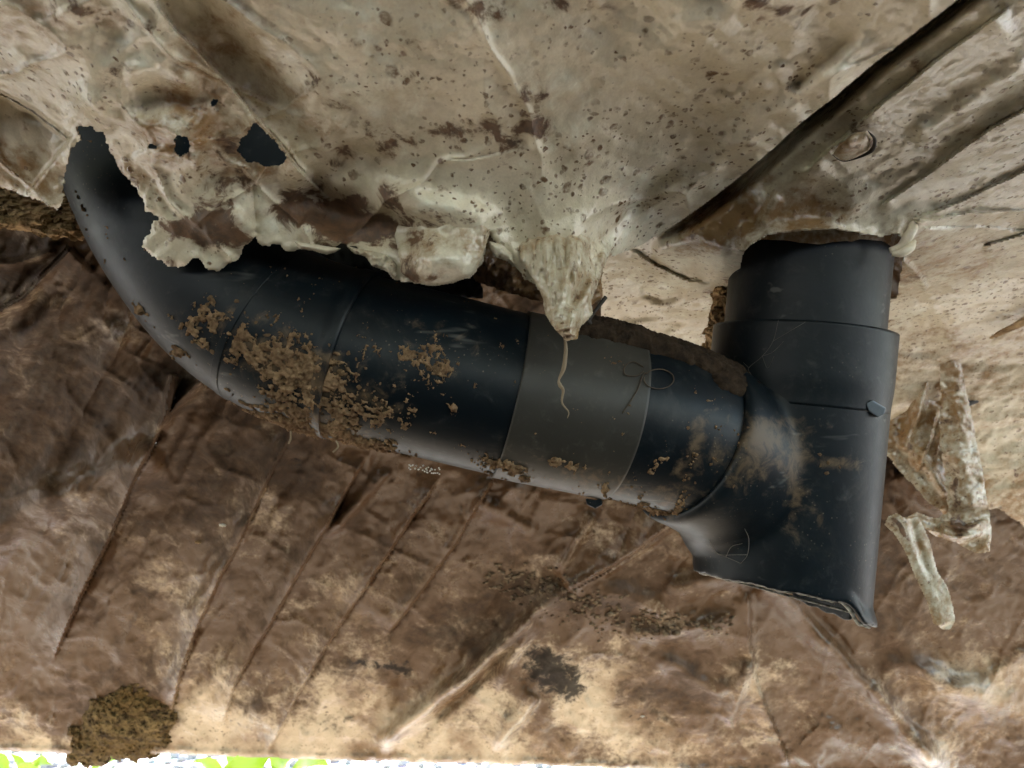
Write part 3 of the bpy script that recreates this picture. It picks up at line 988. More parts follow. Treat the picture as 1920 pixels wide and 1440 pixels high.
def dispR(X, Y, s):
    z = 1.0 * folds(X, Y, FR)
    sc_, st_ = line_coord(X, Y, SEAM)
    z -= .030 * np.exp(-((sc_ - 8) / 13) ** 2) * smooth(0, .1, st_)
    P = ray(X, Y, depR(X, Y)); x, y = P[:, 0], P[:, 1]
    z += .0055 * fbm(x / .05, y / .05, 45, 4) + .0014 * fbm(x / .009, y / .009, 49, 3)
    u, v = x * .77 + y * .64, -x * .64 + y * .77
    z += .0032 * fbm(u / .22, v / .020, 61, 3) * smooth(1380, 1600, X) * smooth(520, 300, Y)
    z += .0022 * fbm(x / .10 + .5 * y / .1, y / .016, 65, 3) * smooth(480, 580, Y)
    z += .012 * np.exp(-s / 14) * smooth(300, 240, np.hypot(X - 1540, (Y - 440) * 3)) * (Y < 470)
    z -= .0015 * np.exp(-s / 5)
    return z
def attR(X, Y, s):
    mud = blobs(X, Y, [(1370, 560, 26, 70, 0, .40), (1340, 640, 30, 60, 0, .42), (1720, 530, 60, 20, 10, .35), (1640, 220, 40, 16, -35, .4), (1720, 110, 40, 20, -30, .3), (1760, 290, 26, 14, 20, .35),
                       (1800, 160, 30, 20, 0, .22), (1520, 450, 80, 12, 0, .35), (1850, 260, 30, 30, 0, .25)])
    tint = blobs(X, Y, [(1330, 420, 160, 50, -30, .55), (1700, 500, 200, 90, 0, .35), (1800, 700, 250, 120, 0, .30), (1500, 400, 150, 40, -10, .5), (1350, 600, 60, 100, 0, .4)])
    tint = tint + .5 * smooth(800, 980, Y)
    mud = mud + .22 * smooth(800, 960, Y)
    tint -= blobs(X, Y, [(1230, 560, 110, 90, 0, .6), (1750, 250, 250, 120, -30, .15), (1760, 570, 90, 40, 0, .4)])
    speck = blobs(X, Y, [(1220, 560, 110, 100, 0, 1.0), (1800, 560, 150, 80, 0, .8), (1700, 250, 250, 120, 0, .5)]) + .3
    dark = blobs(X, Y, [(1300, 455, 100, 14, -5, .20)])
    return {"mud": np.clip(mud, 0, 1), "tint": np.clip(tint, -.6, 1), "speck": np.clip(speck, 0, 1), "dark": np.clip(dark, 0, 1)}
rsheet = empty("lapped_sheet", tuple(ray(1750, 300, .40)))
tag(rsheet, "glossy creased cream sheet at upper right with the upright pipe passing through it", "plastic sheet")
sheet("lapped_skin", outerR, [pipe_hole], lambda X, Y: depR(X, Y), 3.4, M['gloss'], rsheet, jag=5, jag_seed=13, disp=dispR, attrs=attR, thick=.0012,
      jag_fn=lambda X, Y: smooth(700, 850, Y) * 2 + .35)
# lip of sheet hugging the upright pipe
C = upright(444, 478, 8)
P, Nn = sweep(C, .0572, 120)
ang = np.linspace(0, 2 * math.pi, 120, endpoint=False)
lift = .0035 * np.sin(ang * 2 + .6) + .0022 * np.sin(ang * 5) + .003 * fbm(ang * 3, ang * 0, 111, 4)
ax_u = (C[-1] - C[0]) / np.linalg.norm(C[-1] - C[0])
P = P + ax_u * lift[None, :, None] + Nn * (.004 * np.linspace(1, 0, 8)[:, None, None])
lip = mesh_obj("sheet_collar", P.reshape(-1, 3), ring_faces(8, 120)[:, ::-1], M['belly'], rsheet, True,
               {"mud": np.full(960, .15), "tint": np.full(960, .5), "speck": np.full(960, .2), "dark": np.full(960, .1)})
solid(lip, .0012, 1)
# curl of shiny sheet at the right of the collar
V, F = tube_between(ray(np.array([1668, 1690, 1702, 1712, 1700]), np.array([470, 462, 445, 425, 412]), np.array([.44, .438, .436, .436, .44])), [.002, .003, .0035, .003, .002], 10, 24)
o = mesh_obj("curled_edge", V, F, M['belly'], rsheet, True, {k: np.zeros(len(V)) for k in ("mud", "tint", "speck", "dark")})
V, F = tube_between(ray(np.array([1672, 1690, 1706, 1714]), np.array([476, 474, 464, 452]), np.array([.436, .434, .434, .436])), [.0015, .003, .0032, .0015], 10, 20)
mesh_obj("curled_edge", V, F, M['belly'], rsheet, True, {k: np.zeros(len(V)) for k in ("mud", "tint", "speck", "dark")})

# ------------------------------------------------------------------ the brown back sheet
outerB = [(-1500, -20), (0, -20), (1300, 100), (2900, 300), (2900, 1480), (1900, 1462), (1300, 1448), (1000, 1434), (600, 1425), (330, 1414), (200, 1416), (100, 1412), (0, 1410), (-1500, 1400)]
ptsB = []
for X in (-1500, -500, 0, 500, 1000, 1500, 2000, 2900):
    for Y in (0, 330, 600, 900, 1200, 1480):
        ptsB.append((X, Y, max(.59, .58 + (Y - 400) * .00042) + (.10 if X > 1200 and Y < 800 else 0)))
depB = Depth(ptsB)
FB = [
    ([(340, 700), (300, 800), (250, 900), (180, 1050), (120, 1180), (92, 1260)], 'step', .022, 5, 70, (.1, .15)),
    ([(548, 800), (500, 900), (450, 1010), (390, 1130), (340, 1260), (318, 1345)], 'step', .016, 5, 50, (.1, .1)),
    ([(470, 960), (420, 1050), (385, 1120), (350, 1200)], 'ridge', .010, 16, 16),
    ([(690, 850), (600, 1000), (520, 1140), (440, 1280), (415, 1375)], 'step', .015, 5, 45, (.1, .1)),
    ([(730, 880), (640, 975), (600, 1010)], 'ridge', .010, 10, 14),
    ([(830, 885), (720, 1050), (620, 1200), (560, 1290), (500, 1415)], 'step', .014, 5, 45, (.1, .1)),
    ([(925, 890), (850, 1020), (790, 1110), (720, 1195)], 'step', .013, 5, 40, (.1, .1)),
    ([(1115, 960), (1080, 1020), (1045, 1085)], 'ridge', .010, 10, 12),
    ([(1262, 985), (1150, 1060), (1050, 1112)], 'step', .022, 8, 45, (.02, .1)),
    ([(1060, 1105), (980, 1180), (900, 1250), (800, 1330), (700, 1410)], 'ridge', .022, 15, 19, (.06, .1)),
    ([(1040, 1135), (960, 1215), (870, 1300), (790, 1375)], 'ridge', -.012, 9, 9),
    ([(1010, 1160), (970, 1220), (930, 1300)], 'ridge', .012, 12, 14),
    ([(1010, 1300), (960, 1360), (920, 1410)], 'ridge', .012, 10, 22),
    ([(1060, 1090), (1180, 1120), (1300, 1160), (1400, 1230)], 'ridge', .008, 24, 26),
    ([(1240, 1110), (1350, 1090), (1420, 1085)], 'ridge', .014, 18, 26),
    ([(1420, 1085), (1500, 1150), (1580, 1230), (1680, 1340), (1780, 1460)], 'ridge', .020, 20, 26, (.05, .1)),
    ([(1500, 1130), (1570, 1200), (1650, 1300)], 'ridge', -.012, 12, 12),
    ([(1400, 1100), (1405, 1200), (1425, 1300), (1480, 1440)], 'step', .013, 6, 40, (.1, .05)),
    ([(1410, 1240), (1380, 1320), (1365, 1370)], 'ridge', .010, 10, 14),
    ([(-60, 1010), (100, 940), (220, 890), (310, 840)], 'ridge', .020, 40, 46, (.1, .1)),
    ([(-60, 620), (40, 560), (135, 462)], 'step', .020, 9, 36, (.05, .05)),
    ([(-60, 500), (40, 490), (135, 460)], 'ridge', .010, 9, 14),
    ([(-60, 680), (60, 620), (140, 540)], 'ridge', .008, 20, 24),
    ([(300, 805), (330, 760), (380, 712)], 'ridge', .016, 7, 10, (.05, .05)),
    ([(312, 800), (312, 750), (325, 700)], 'ridge', .012, 6, 8, (.05, .05)),
    ([(180, 700), (220, 640), (240, 600)], 'ridge', .008, 30, 30),
    ([(960, 900), (1000, 1000), (1030, 1090)], 'ridge', .008, 20, 26),
    ([(880, 940), (940, 960), (1010, 1010)], 'ridge', .010, 16, 22),
    ([(1690, 880), (1740, 930), (1790, 960)], 'ridge', .012, 18, 18),
    ([(1700, 1210), (1730, 1270), (1780, 1296), (1840, 1284), (1960, 1200)], 'ridge', .008, 14, 40, (.3, .3)),
    ([(1640, 1230), (1720, 1250), (1850, 1310), (1960, 1330)], 'ridge', .008, 20, 24),
    ([(1230, 1230), (1330, 1290), (1400, 1300)], 'ridge', .008, 18, 20),
    ([(1180, 1190), (1300, 1180), (1400, 1150)], 'ridge', .007, 12, 16),
    ([(1480, 1440), (1560, 1380), (1680, 1390), (1800, 1440)], 'ridge', .008, 30, 30),
]
def dispB(X, Y, s):
    z = 2.1 * folds(X, Y, FB)
    z += .010 * fbm(X / 230, Y / 230, 70, 3)
    z += .0036 * fbm(X / 70, Y / 70, 73, 4) * (0.75 + .5 * smooth(1150, 1350, Y))
    u, v = X * -.5 + Y * .87, X * .87 + Y * .5
    z += .0060 * fbm(u / 240, v / 34, 79, 3) * smooth(1350, 1000, X)
    z += .0060 * fbm((X * .7 + Y * .7) / 260, (X * .7 - Y * .7) / 34, 83, 3) * smooth(1100, 1350, X)
    z += .006 * np.abs(fbm(X / 26, Y / 26, 87, 3)) * smooth(1180, 1330, Y)
    z += .006 * np.exp(-((s - 7) / 6) ** 2) * (Y > 1380)
    z += .0016 * fbm(X / 13, Y / 13, 89, 2)
    wx, wy = X + 25 * fbm(X / 90, Y / 90, 131, 2), Y + 25 * fbm(X / 90, Y / 90, 133, 2)
    a1 = 1 - np.abs(vnoise((wx * .8 + wy * .6) / 150, (wx * .6 - wy * .8) / 70, 135))
    a2 = 1 - np.abs(vnoise((wx * .5 - wy * .87) / 140, (wx * .87 + wy * .5) / 60, 137))
    a3 = 1 - np.abs(vnoise(wx / 60, wy / 38, 139))
    z += .0034 * a1 ** 6 + .0034 * a2 ** 6 + .0016 * a3 ** 4
    return z
def attB(X, Y, s):
    mud = .27 + blobs(X, Y, [(480, 860, 90, 60, -20, .30), (560, 900, 50, 40, 0, .35), (240, 1240, 90, 90, 0, .25), (250, 1330, 120, 50, 0, .3), (450, 1320, 60, 30, 0, .4), (620, 1350, 80, 26, 0, .45),
                       (820, 1190, 140, 60, 0, .40), (660, 1250, 80, 30, 10, .35), (1100, 1130, 130, 40, 10, .35), (380, 1000, 80, 60, 0, .15), (60, 760, 140, 150, 0, .22), (1180, 1330, 120, 60, 0, .3),
                       (1300, 1260, 160, 60, 0, .2), (1500, 1250, 160, 120, 30, .12), (1700, 900, 80, 120, 0, .3), (1640, 1050, 60, 160, 0, .25)])
    pale = .62 * smooth(1200, 1450, Y + 110 * fbm(X / 110, Y / 110, 91, 5, .6)) * smooth(1450, 1100, X) * (.45 + .55 * smooth(250, 360, X))  # whitish dried band, also painting the sheet brighter towards the gap
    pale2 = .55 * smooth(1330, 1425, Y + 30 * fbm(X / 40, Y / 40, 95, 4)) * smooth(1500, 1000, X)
    mud += .22 * smooth(1250, 700, Y) * smooth(1000, 300, X) + .30 * fbm(X / 120, Y / 120, 97, 4)  # mud tone also darkens towards the upper left, painting in light falloff
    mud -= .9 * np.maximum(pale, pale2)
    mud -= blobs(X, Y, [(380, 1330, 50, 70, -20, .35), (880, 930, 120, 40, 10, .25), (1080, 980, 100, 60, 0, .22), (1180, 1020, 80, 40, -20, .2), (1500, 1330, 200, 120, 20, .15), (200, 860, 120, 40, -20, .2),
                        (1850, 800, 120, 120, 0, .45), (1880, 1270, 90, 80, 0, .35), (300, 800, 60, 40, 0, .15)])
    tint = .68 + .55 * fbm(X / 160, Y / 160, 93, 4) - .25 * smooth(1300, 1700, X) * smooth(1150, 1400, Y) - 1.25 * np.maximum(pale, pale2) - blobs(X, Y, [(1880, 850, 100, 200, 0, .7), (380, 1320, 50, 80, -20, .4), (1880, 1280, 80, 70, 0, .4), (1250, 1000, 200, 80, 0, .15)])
    dark = blobs(X, Y, [(1030, 1250, 62, 48, 10, .62), (1068, 1298, 40, 30, 0, .45), (1000, 1220, 70, 20, 30, .2), (560, 870, 36, 40, 0, .40), (700, 1245, 70, 16, 10, .55), (760, 1250, 20, 26, 0, .3), (640, 1355, 70, 18, -15, .35), (470, 1325, 50, 16, 0, .32),
                        (1030, 1085, 40, 12, 10, .38), (1400, 1130, 36, 18, 0, .35), (1150, 1170, 70, 14, 10, .3), (70, 1330, 60, 30, 60, .22), (1190, 1120, 50, 12, 10, .3), (1220, 1350, 70, 30, 0, .25), (300, 970, 26, 12, 0, .3), (480, 870, 70, 50, 0, .2)]) + .16 * smooth(1150, 1290, Y) * smooth(1420, 1390, Y) * (1 - .5 * smooth(1250, 1400, X)) - .02
    speck = .35 + blobs(X, Y, [(150, 900, 140, 80, 0, .3)])
    return {"mud": np.clip(mud, -.4, 1), "tint": np.clip(tint, -.5, 1.2), "speck": np.clip(speck, 0, 1), "dark": np.clip(dark, 0, 1)}
back = empty("back_sheet", tuple(ray(700, 1100, .87)))
tag(back, "brown dirt stained sheet with slanting creases hanging as the far wall behind the pipes", "plastic sheet")
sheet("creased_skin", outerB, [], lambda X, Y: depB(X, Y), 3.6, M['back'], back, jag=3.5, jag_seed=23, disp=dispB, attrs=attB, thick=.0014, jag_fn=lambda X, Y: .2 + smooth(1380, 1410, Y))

# ------------------------------------------------------------------ mud, roots and small things on the pipes
bpy.context.view_layer.update()
bv, bf, off = [], [], 0
for o in pipe_objs:
    vs = np.empty(len(o.data.vertices) * 3, np.float32); o.data.vertices.foreach_get("co", vs)
    bv += [Vector(v) for v in vs.reshape(-1, 3)]
    bf += [tuple(off + i for i in p.vertices) for p in o.data.polygons]
    off = len(bv)
bvh = BVHTree.FromPolygons(bv, bf)
EYE = Vector((0, 0, CAM_Z))

def on_pipe(X, Y, lift=0.0):
    q = Vector(ray(X, Y, 1.0)) - EYE
    hit = bvh.ray_cast(EYE, q.normalized())
    if hit[0] is None:
        return None, None
    nn = hit[1] if hit[1].dot(q) < 0 else -hit[1]
    return hit[0] + nn * lift, nn

full_c = np.concatenate([bend_c[:-1], run_all[unray(run_all)[0] > 665.5]])
full_c = full_c[unray(full_c)[0] < 1425]
seglen = np.concatenate([[0], np.cumsum(np.linalg.norm(np.diff(full_c, axis=0), axis=1))])
def radius_at(x):
    return np.where(x < 655, .0560, np.where(x < 953, .0549, np.where(x < 1159, .0566, np.where(x < 1291, .0552, .0560))))

def crust(name, mask_fn, parent, mat=None, s0=0, s1=None, du=.00055, kh=.005, seed=3, amp=.9, thr=.5, m=420, fine=.004):
    L = np.arange(s0, seglen[-1] if s1 is None else s1, du)
    C = np.stack([np.interp(L, seglen, full_c[:, k]) for k in range(3)], -1)
    xa = unray(C)[0]
    P, Nn = sweep(C, radius_at(xa), m)
    X, Y, d = unray(P)
    u = np.repeat(L[:, None], m, 1)
    a = np.linspace(0, 2 * math.pi, m, endpoint=False)
    v = np.where(a > math.pi, a - 2 * math.pi, a)[None] * .055 + 0 * u
    n1 = fbm(u / (fine * 4), v / (fine * 4), seed, 3)
    n2 = fbm(u / fine, v / fine, seed + 5, 4, .6)
    rough = fbm(u / .0016, v / .0016, seed + 9, 2)
    mk = mask_fn(X, Y, Nn, u, v)
    h = mk + amp * (.55 * n1 + .65 * n2) - thr
    c = np.minimum(np.minimum(h[:-1], h[1:]), np.minimum(np.roll(h, -1, 1)[:-1], np.roll(h, -1, 1)[1:]))
    keep = (np.maximum(np.maximum(h[:-1], h[1:]), np.maximum(np.roll(h, -1, 1)[:-1], np.roll(h, -1, 1)[1:])) > 0)
    n_ = len(L)
    F = ring_faces(n_, m).reshape(n_ - 1, m, 4)[keep]
    hh = np.where(h > 0, np.minimum(h, .8) ** .7 * kh * (1 + (.7 if fine < .005 else .22) * rough) + .0003, -.0015)
    V = P + Nn * hh[..., None]
    used = np.unique(F); remap = np.full(n_ * m, -1); remap[used] = np.arange(len(used))
    o = mesh_obj(name, V.reshape(-1, 3)[used], remap[F][:, ::-1], mat or M['mud'], parent, False)
    o['kind'] = 'stuff'
    return o

def m_main(X, Y, Nn, u, v):
    f = (Nn @ np.array([0, -CP, -SP])) > -.15
    return np.where(f, blobs(X, Y, [(390, 600, 60, 34, 35, .50), (470, 640, 110, 50, 25, .62), (600, 690, 110, 50, 22, .55), (570, 740, 110, 40, 20, .55), (690, 775, 110, 30, 16, .50),
        (560, 795, 110, 24, 17, 1.0), (700, 835, 80, 14, 16, .6), (632, 800, 8, 40, 20, .6), (262, 582, 14, 9, 40, .75), (330, 662, 14, 12, 40, .8), (810, 680, 48, 44, 10, .62), (770, 660, 60, 26, 0, .4), (690, 640, 30, 60, 15, .35),
        (846, 762, 16, 8, 20, .8), (776, 772, 12, 10, 0, .7), (880, 850, 80, 14, 16, .35), (960, 880, 44, 14, 14, .80), (1060, 872, 40, 10, 14, .55), (1045, 860, 10, 10, 0, .5), (1135, 918, 16, 22, 0, .9),
        (1230, 965, 50, 18, 14, .75), (1222, 880, 12, 14, 0, .6), (1290, 890, 7, 90, 18, .55), (960, 640, 30, 22, 0, .4), (1300, 960, 50, 26, 0, .40), (1395, 850, 24, 60, 12, .42), (1370, 900, 30, 40, 0, .32), (1330, 990, 50, 40, 0, .34), (1200, 860, 60, 30, 0, .26), (1000, 800, 60, 30, 0, .15)]), -1)
crust("mud_crust", m_main, pipe, du=.0005, m=560, kh=.0026, amp=1.05, thr=.62, fine=.0022)

def m_top(X, Y, Nn, u, v):
    up = Nn @ np.array([.0, -SP, CP]) + .25 * (Nn @ np.array([1.0, 0, 0]))
    side = Nn @ np.array([0, -CP, -SP])
    return np.where((X > 1010) & (side > -.55), 1.5 * smooth(.74, .97, up) * smooth(1010, 1080, X) * smooth(1420, 1330, X) + .9 * smooth(.5, .8, up) * smooth(1300, 1360, X), -1) - .1
x_s = np.interp(1000, unray(full_c)[0], seglen)
crust("mud_cap", m_top, pipe, M['mud_dark'], s0=float(x_s), du=.0008, m=360, kh=.0075, amp=.9, thr=.60, seed=31, fine=.013)

# dark ridge of mud where the branch meets the upright body
def clod_mesh(seed):
    r = np.random.default_rng(seed)
    V, F = stone_mesh(seed + 50)
    V = V * (1 + r.uniform(-.25, .35, (len(V), 1)))
    V[:, 2] *= .7
    me = bpy.data.meshes.new("mud_clod")
    me.from_pydata(V.tolist(), [], F.tolist()); me.update()
    me.materials.append(M['mud'])
    return me
clods = [clod_mesh(k) for k in range(8)]
def put_clod(X, Y, r_px, name="mud_clod", parent=pipe):
    p, nn = on_pipe(X, Y)
    if p is None: return
    d = unray(np.array(p))[2]
    o = bpy.data.objects.new(name, clods[rng.integers(8)])
    rr = r_px * d / FPX
    o.scale = (rr * rng.uniform(.8, 1.3), rr * rng.uniform(.7, 1.1), rr * .75)
    q = nn.to_track_quat('Z', 'Y').to_euler(); o.rotation_euler = q
    o.rotation_euler.rotate_axis('Z', rng.uniform(0, 6.28))
    o.location = Vector(p) - Vector(PIPE_LOC) + nn * rr * .12
    scn.collection.objects.link(o); o.parent = parent
    return o
for cx, cy, sx, sy, num, r0, r1 in ((460, 630, 90, 45, 30, 2, 6), (590, 690, 80, 45, 26, 2, 6), (640, 745, 90, 35, 22, 2, 5), (815, 690, 26, 16, 12, 4, 12), (400, 590, 50, 25, 14, 3, 7),
                                   (960, 880, 30, 7, 9, 3, 6), (1220, 965, 34, 9, 10, 3, 7), (1390, 850, 24, 60, 6, 2, 4), (1290, 900, 8, 60, 8, 2, 4), (1560, 870, 34, 10, 5, 3, 5)):
    for _ in range(num):
        put_clod(cx + rng.normal() * sx * .6, cy + rng.normal() * sy * .6 + .25 * (rng.normal() * sx * .0), rng.uniform(r0, r1))

# small plastic tab at the socket and lug under the coupling
def slab(name, quad, d0, depth, mat, parent):
    q = np.array(quad, float)
    a = ray(q[:, 0], q[:, 1], np.full(len(q), d0)); b = ray(q[:, 0], q[:, 1], np.full(len(q), d0 + depth))
    k = len(q)
    F = [list(range(k))[::-1], list(range(k, 2 * k))] + [[i, (i + 1) % k, k + (i + 1) % k, k + i] for i in range(k)]
    o = mesh_obj(name, np.concatenate([a, b]), F, mat, parent, False)
    bv_ = o.modifiers.new("bevel", 'BEVEL'); bv_.width = .0009; bv_.segments = 2
    return o
slab("locking_tab", [(1624, 756), (1636, 750), (1662, 765), (1658, 777), (1646, 783), (1628, 770)], .444, .03, M['tab'], pipe)
slab("lug", [(1098, 934), (1118, 938), (1128, 930), (1130, 946), (1116, 954), (1100, 946)], .452, .02, M['pipe'], pipe)
slab("seam_clip", [(616, 808), (624, 806), (624, 822), (615, 820)], .425, .01, M['tab'], pipe)

# crumbs hanging under the pipe like a cluster of white eggs
VV, FF, bi = [], [], 0
for k in range(34):
    X_, Y_ = 764 + rng.random() * 66, 868 + rng.random() * 14
    V, F = protos[k % 6]
    r_ = .0006
    VV.append(V / np.linalg.norm(V, axis=1)[:, None] * r_ + ray(X_, Y_ + (X_ - 764) * .12, .448)); FF.append(F + bi); bi += len(V)
o = mesh_obj("egg_cluster", np.concatenate(VV), np.concatenate(FF), M['bead'], pipe); o['kind'] = 'stuff'

def strand(name, pts, r, mat, parent=None, lift=.0006, m=6, label=None, cat=None, onp=True, d=None, n=None, group=None):
    Q = []
    for p in pts:
        if onp:
            h, _ = on_pipe(p[0], p[1], lift)
            if h is None: continue
            Q.append(h[:])
        else:
            Q.append(ray(p[0], p[1], p[2] if len(p) > 2 else d))
    V, F = tube_between(np.array(Q), r, m, n or 6 * len(Q))
    o = mesh_obj(name, V, F, mat, parent)
    if label: tag(o, label, cat, group)
    return o
strand("root_thread", [(1058, 630, .388), (1061, 655, .388), (1057, 690, .387), (1048, 712, .387), (1050, 722, .386), (1056, 732, .386), (1054, 755, .386), (1066, 772, .386), (1064, 784, .386)], [.0007, .0012, .0014, .0007, .0013, .0009, .0006, .0004, .0002], M['root'],
       onp=False, label="thin brown root dangling from the tip of the pointed flap", cat="root")
ring = [(1234 + 28 * math.cos(a) , 712 + 18 * math.sin(a)) for a in np.linspace(-2.6, 3.3, 14)]
strand("curled_root", [(1166, 775), (1182, 752), (1196, 728), (1204, 706), (1212, 700)] + ring, .0004, M['root_dark'], label="curled wiry root looped against the dark pipe below its mud cap", cat="root", lift=.001)
strand("curled_root", [(1206, 690), (1186, 680), (1170, 690), (1172, 704), (1192, 706), (1206, 698)], .0004, M['root_dark'], lift=.001, label="small root loop beside the larger curled root", cat="root")
strand("broken_twig", [(1100, 604, .41), (1112, 588, .41), (1136, 557, .412)], [.0016, .0012, .0014], M['twig'], onp=False, label="short black twig poking up beside the pointed flap", cat="twig")
strand("broken_twig", [(1101, 574, .412), (1103, 590, .411), (1106, 608, .41)], [.0018, .0012, .0016], M['twig'], onp=False, label="stubby dark twig standing at the foot of the longer black twig", cat="twig")
cob = empty("cobweb", tuple(ray(1480, 680, .44)))
tag(cob, "faint torn cobweb threads clinging to the upright pipe", "cobweb")
for pts in ([(1460, 600), (1450, 640), (1430, 668), (1405, 690), (1408, 705)], [(1450, 640), (1480, 622), (1510, 604)], [(1430, 668), (1440, 690), (1452, 668)], [(1405, 690), (1395, 680)], [(1470, 640), (1450, 660), (1430, 668)]):
    strand("thread", pts, .00013, M['web'], cob, .0006, 4)
cob2 = empty("cobweb", tuple(ray(1370, 1030, .45)))
tag(cob2, "dusty cobweb strands on the branch elbow above the broken rim", "cobweb")
for pts in ([(1330, 1012), (1345, 1036), (1362, 1044), (1390, 1056)], [(1390, 1056), (1402, 1040), (1404, 1010), (1396, 990)], [(1362, 1044), (1372, 1024), (1392, 1018)], [(1345, 1036), (1356, 1040), (1380, 1040), (1402, 1040)]):
    strand("thread", pts, .0002, M['web'], cob2, .0006, 4)
for pts, lb in (([(545, 808, .425), (545, 822, .425), (541, 832, .425)], "short root hair hanging under the mud crusted pipe section"), ([(630, 826, .42), (634, 838, .42), (624, 848, .42)], "hooked root hair hanging under the pipe seam")):
    strand("root_hair", pts, .0006, M['root'], onp=False, label=lb, cat="root")

# membrane and painted void shade inside the tear, ochre filling, moss clod
def plain_disp(a, sc, seed, e=.004):
    return lambda X, Y, s: a * fbm(X / sc, Y / sc, seed, 5, .6) - e * np.exp(-s / 6)
sheet("membrane_and_void_shade", [(470, 400), (700, 400), (900, 420), (905, 560), (760, 560), (600, 560), (470, 520)], [], lambda X, Y: .475 + 0 * X, 4, M['void_shade'], belly, jag=3, jag_seed=63, disp=plain_disp(.012, 60, 62))  # near-black sheet painting in the shade of the open void
o = sheet("membrane_and_void_shade", [(860, 430), (1000, 420), (1130, 440), (1130, 560), (1060, 600), (1015, 566), (950, 548), (890, 528)], [], lambda X, Y: .455 + 0 * X, 3, M['belly'], belly, jag=5, jag_seed=61,
          disp=plain_disp(.012, 60, 62), attrs=att_const(.38, .8, .2, .12))
fib = sheet("ochre_filling", [(-300, 300), (60, 300), (150, 330), (150, 452), (118, 448), (70, 440), (0, 428), (-300, 410)], [], lambda X, Y: .478 - .0001 * (Y - 380), 2.6, M['fibre'], None, jag=9, jag_seed=64,
            disp=lambda X, Y, s: .016 * fbm(X / 40, Y / 16, 66, 5, .65) - .012 * np.exp(-s / 10), thick=.006)
tag(fib, "crumbly orange brown filling showing under the sheet at far left of the pipe", "filling")
fib2 = sheet("ochre_filling", [(1338, 545), (1362, 530), (1392, 528), (1400, 600), (1396, 720), (1330, 700), (1322, 640)], [], lambda X, Y: .535 + .0002 * (Y - 540), 2.4, M['fibre'], None, jag=8, jag_seed=67,
             disp=lambda X, Y, s: .014 * fbm(X / 18, Y / 16, 68, 5, .65) - .010 * np.exp(-s / 8), thick=.006)
tag(fib2, "crumbly ochre filling bulging between the white sheet and the upright pipe", "filling")
moss = sheet("moss_clod", [(132, 1400), (150, 1330), (180, 1300), (240, 1285), (300, 1290), (328, 1310), (322, 1370), (316, 1412), (290, 1420), (262, 1424), (235, 1434), (205, 1428), (190, 1438), (150, 1434), (128, 1428)], [],
             lambda X, Y: depB(X, Y) - .036, 2.2, M['moss'], None, jag=30, jag_seed=71, disp=lambda X, Y, s: .014 * fbm(X / 30, Y / 30, 72, 6, .7) - .030 * np.exp(-s / 40), thick=.006)
tag(moss, "golden brown mossy clod stuck to the bottom edge of the back sheet", "moss clod")

# ------------------------------------------------------------------ hanging strips, cable and patch at the right
def loose(name, poly, d0, disp, att, label, cat, seed, step=2.6, jag=4, mat='gloss', holes=[]):
    o = sheet(name, poly, holes, d0, step, M[mat], None, jag=jag, jag_seed=seed, disp=disp, attrs=att, thick=.0009)
    return tag(o, label, cat)
loose("hanging_strip", [(1762, 690), (1780, 668), (1800, 680), (1812, 730), (1826, 800), (1842, 880), (1856, 960), (1860, 1004), (1856, 1034), (1838, 1040), (1812, 1028), (1790, 1016), (1752, 1004), (1716, 984), (1690, 972), (1720, 962), (1760, 972), (1778, 960),
       (1772, 900), (1762, 840), (1766, 760)], lambda X, Y: .665 + .00006 * (Y - 700) + 0 * X,
      lambda X, Y, s: folds(X, Y, [([(1782, 660), (1800, 800), (1822, 960)], 'ridge', .010, 30, 30, (.02, .05)), ([(1760, 985), (1810, 990), (1858, 975)], 'step', .016, 6, 20), ([(1720, 985), (1790, 1010), (1850, 1000)], 'ridge', .012, 6, 8)]) + .004 * fbm(X / 22, Y / 22, 81, 4) - .001 * np.exp(-s / 5),
      att_const(.02, .40, .8, 0, [(1790, 930, 14, 60, 0, .6), (1820, 985, 40, 14, 0, .55), (1780, 790, 20, 10, 0, .5), (1790, 740, 12, 14, 0, .3)]), "long spotted strip of cream sheet hanging down behind the upright pipe", "sheet strip", 82)
loose("hanging_strip", [(1664, 968), (1680, 962), (1700, 972), (1722, 968), (1734, 990), (1748, 1030), (1758, 1070), (1776, 1100), (1788, 1140), (1791, 1166), (1782, 1180), (1766, 1180), (1750, 1168), (1738, 1130), (1720, 1090), (1700, 1040), (1676, 1000), (1658, 984)],
      lambda X, Y: .655 + .00004 * (Y - 960) + 0 * X,
      lambda X, Y, s: folds(X, Y, [([(1680, 965), (1720, 1060), (1768, 1180)], 'ridge', .008, 26, 30, (.02, .05)), ([(1706, 970), (1724, 1030), (1745, 1090)], 'ridge', -.004, 6, 8)]) + .0012 * fbm(X / 16, Y / 30, 84, 4) - .001 * np.exp(-s / 5),
      att_const(-.05, .28, .3, 0, [(1700, 1010, 6, 50, -25, .7), (1735, 1050, 12, 18, 0, .5), (1748, 1080, 8, 10, 0, .4), (1672, 980, 12, 12, 0, .4)]), "tongue of pale sheet with a rounded end pointing down at right", "sheet strip", 85, jag=2.5)
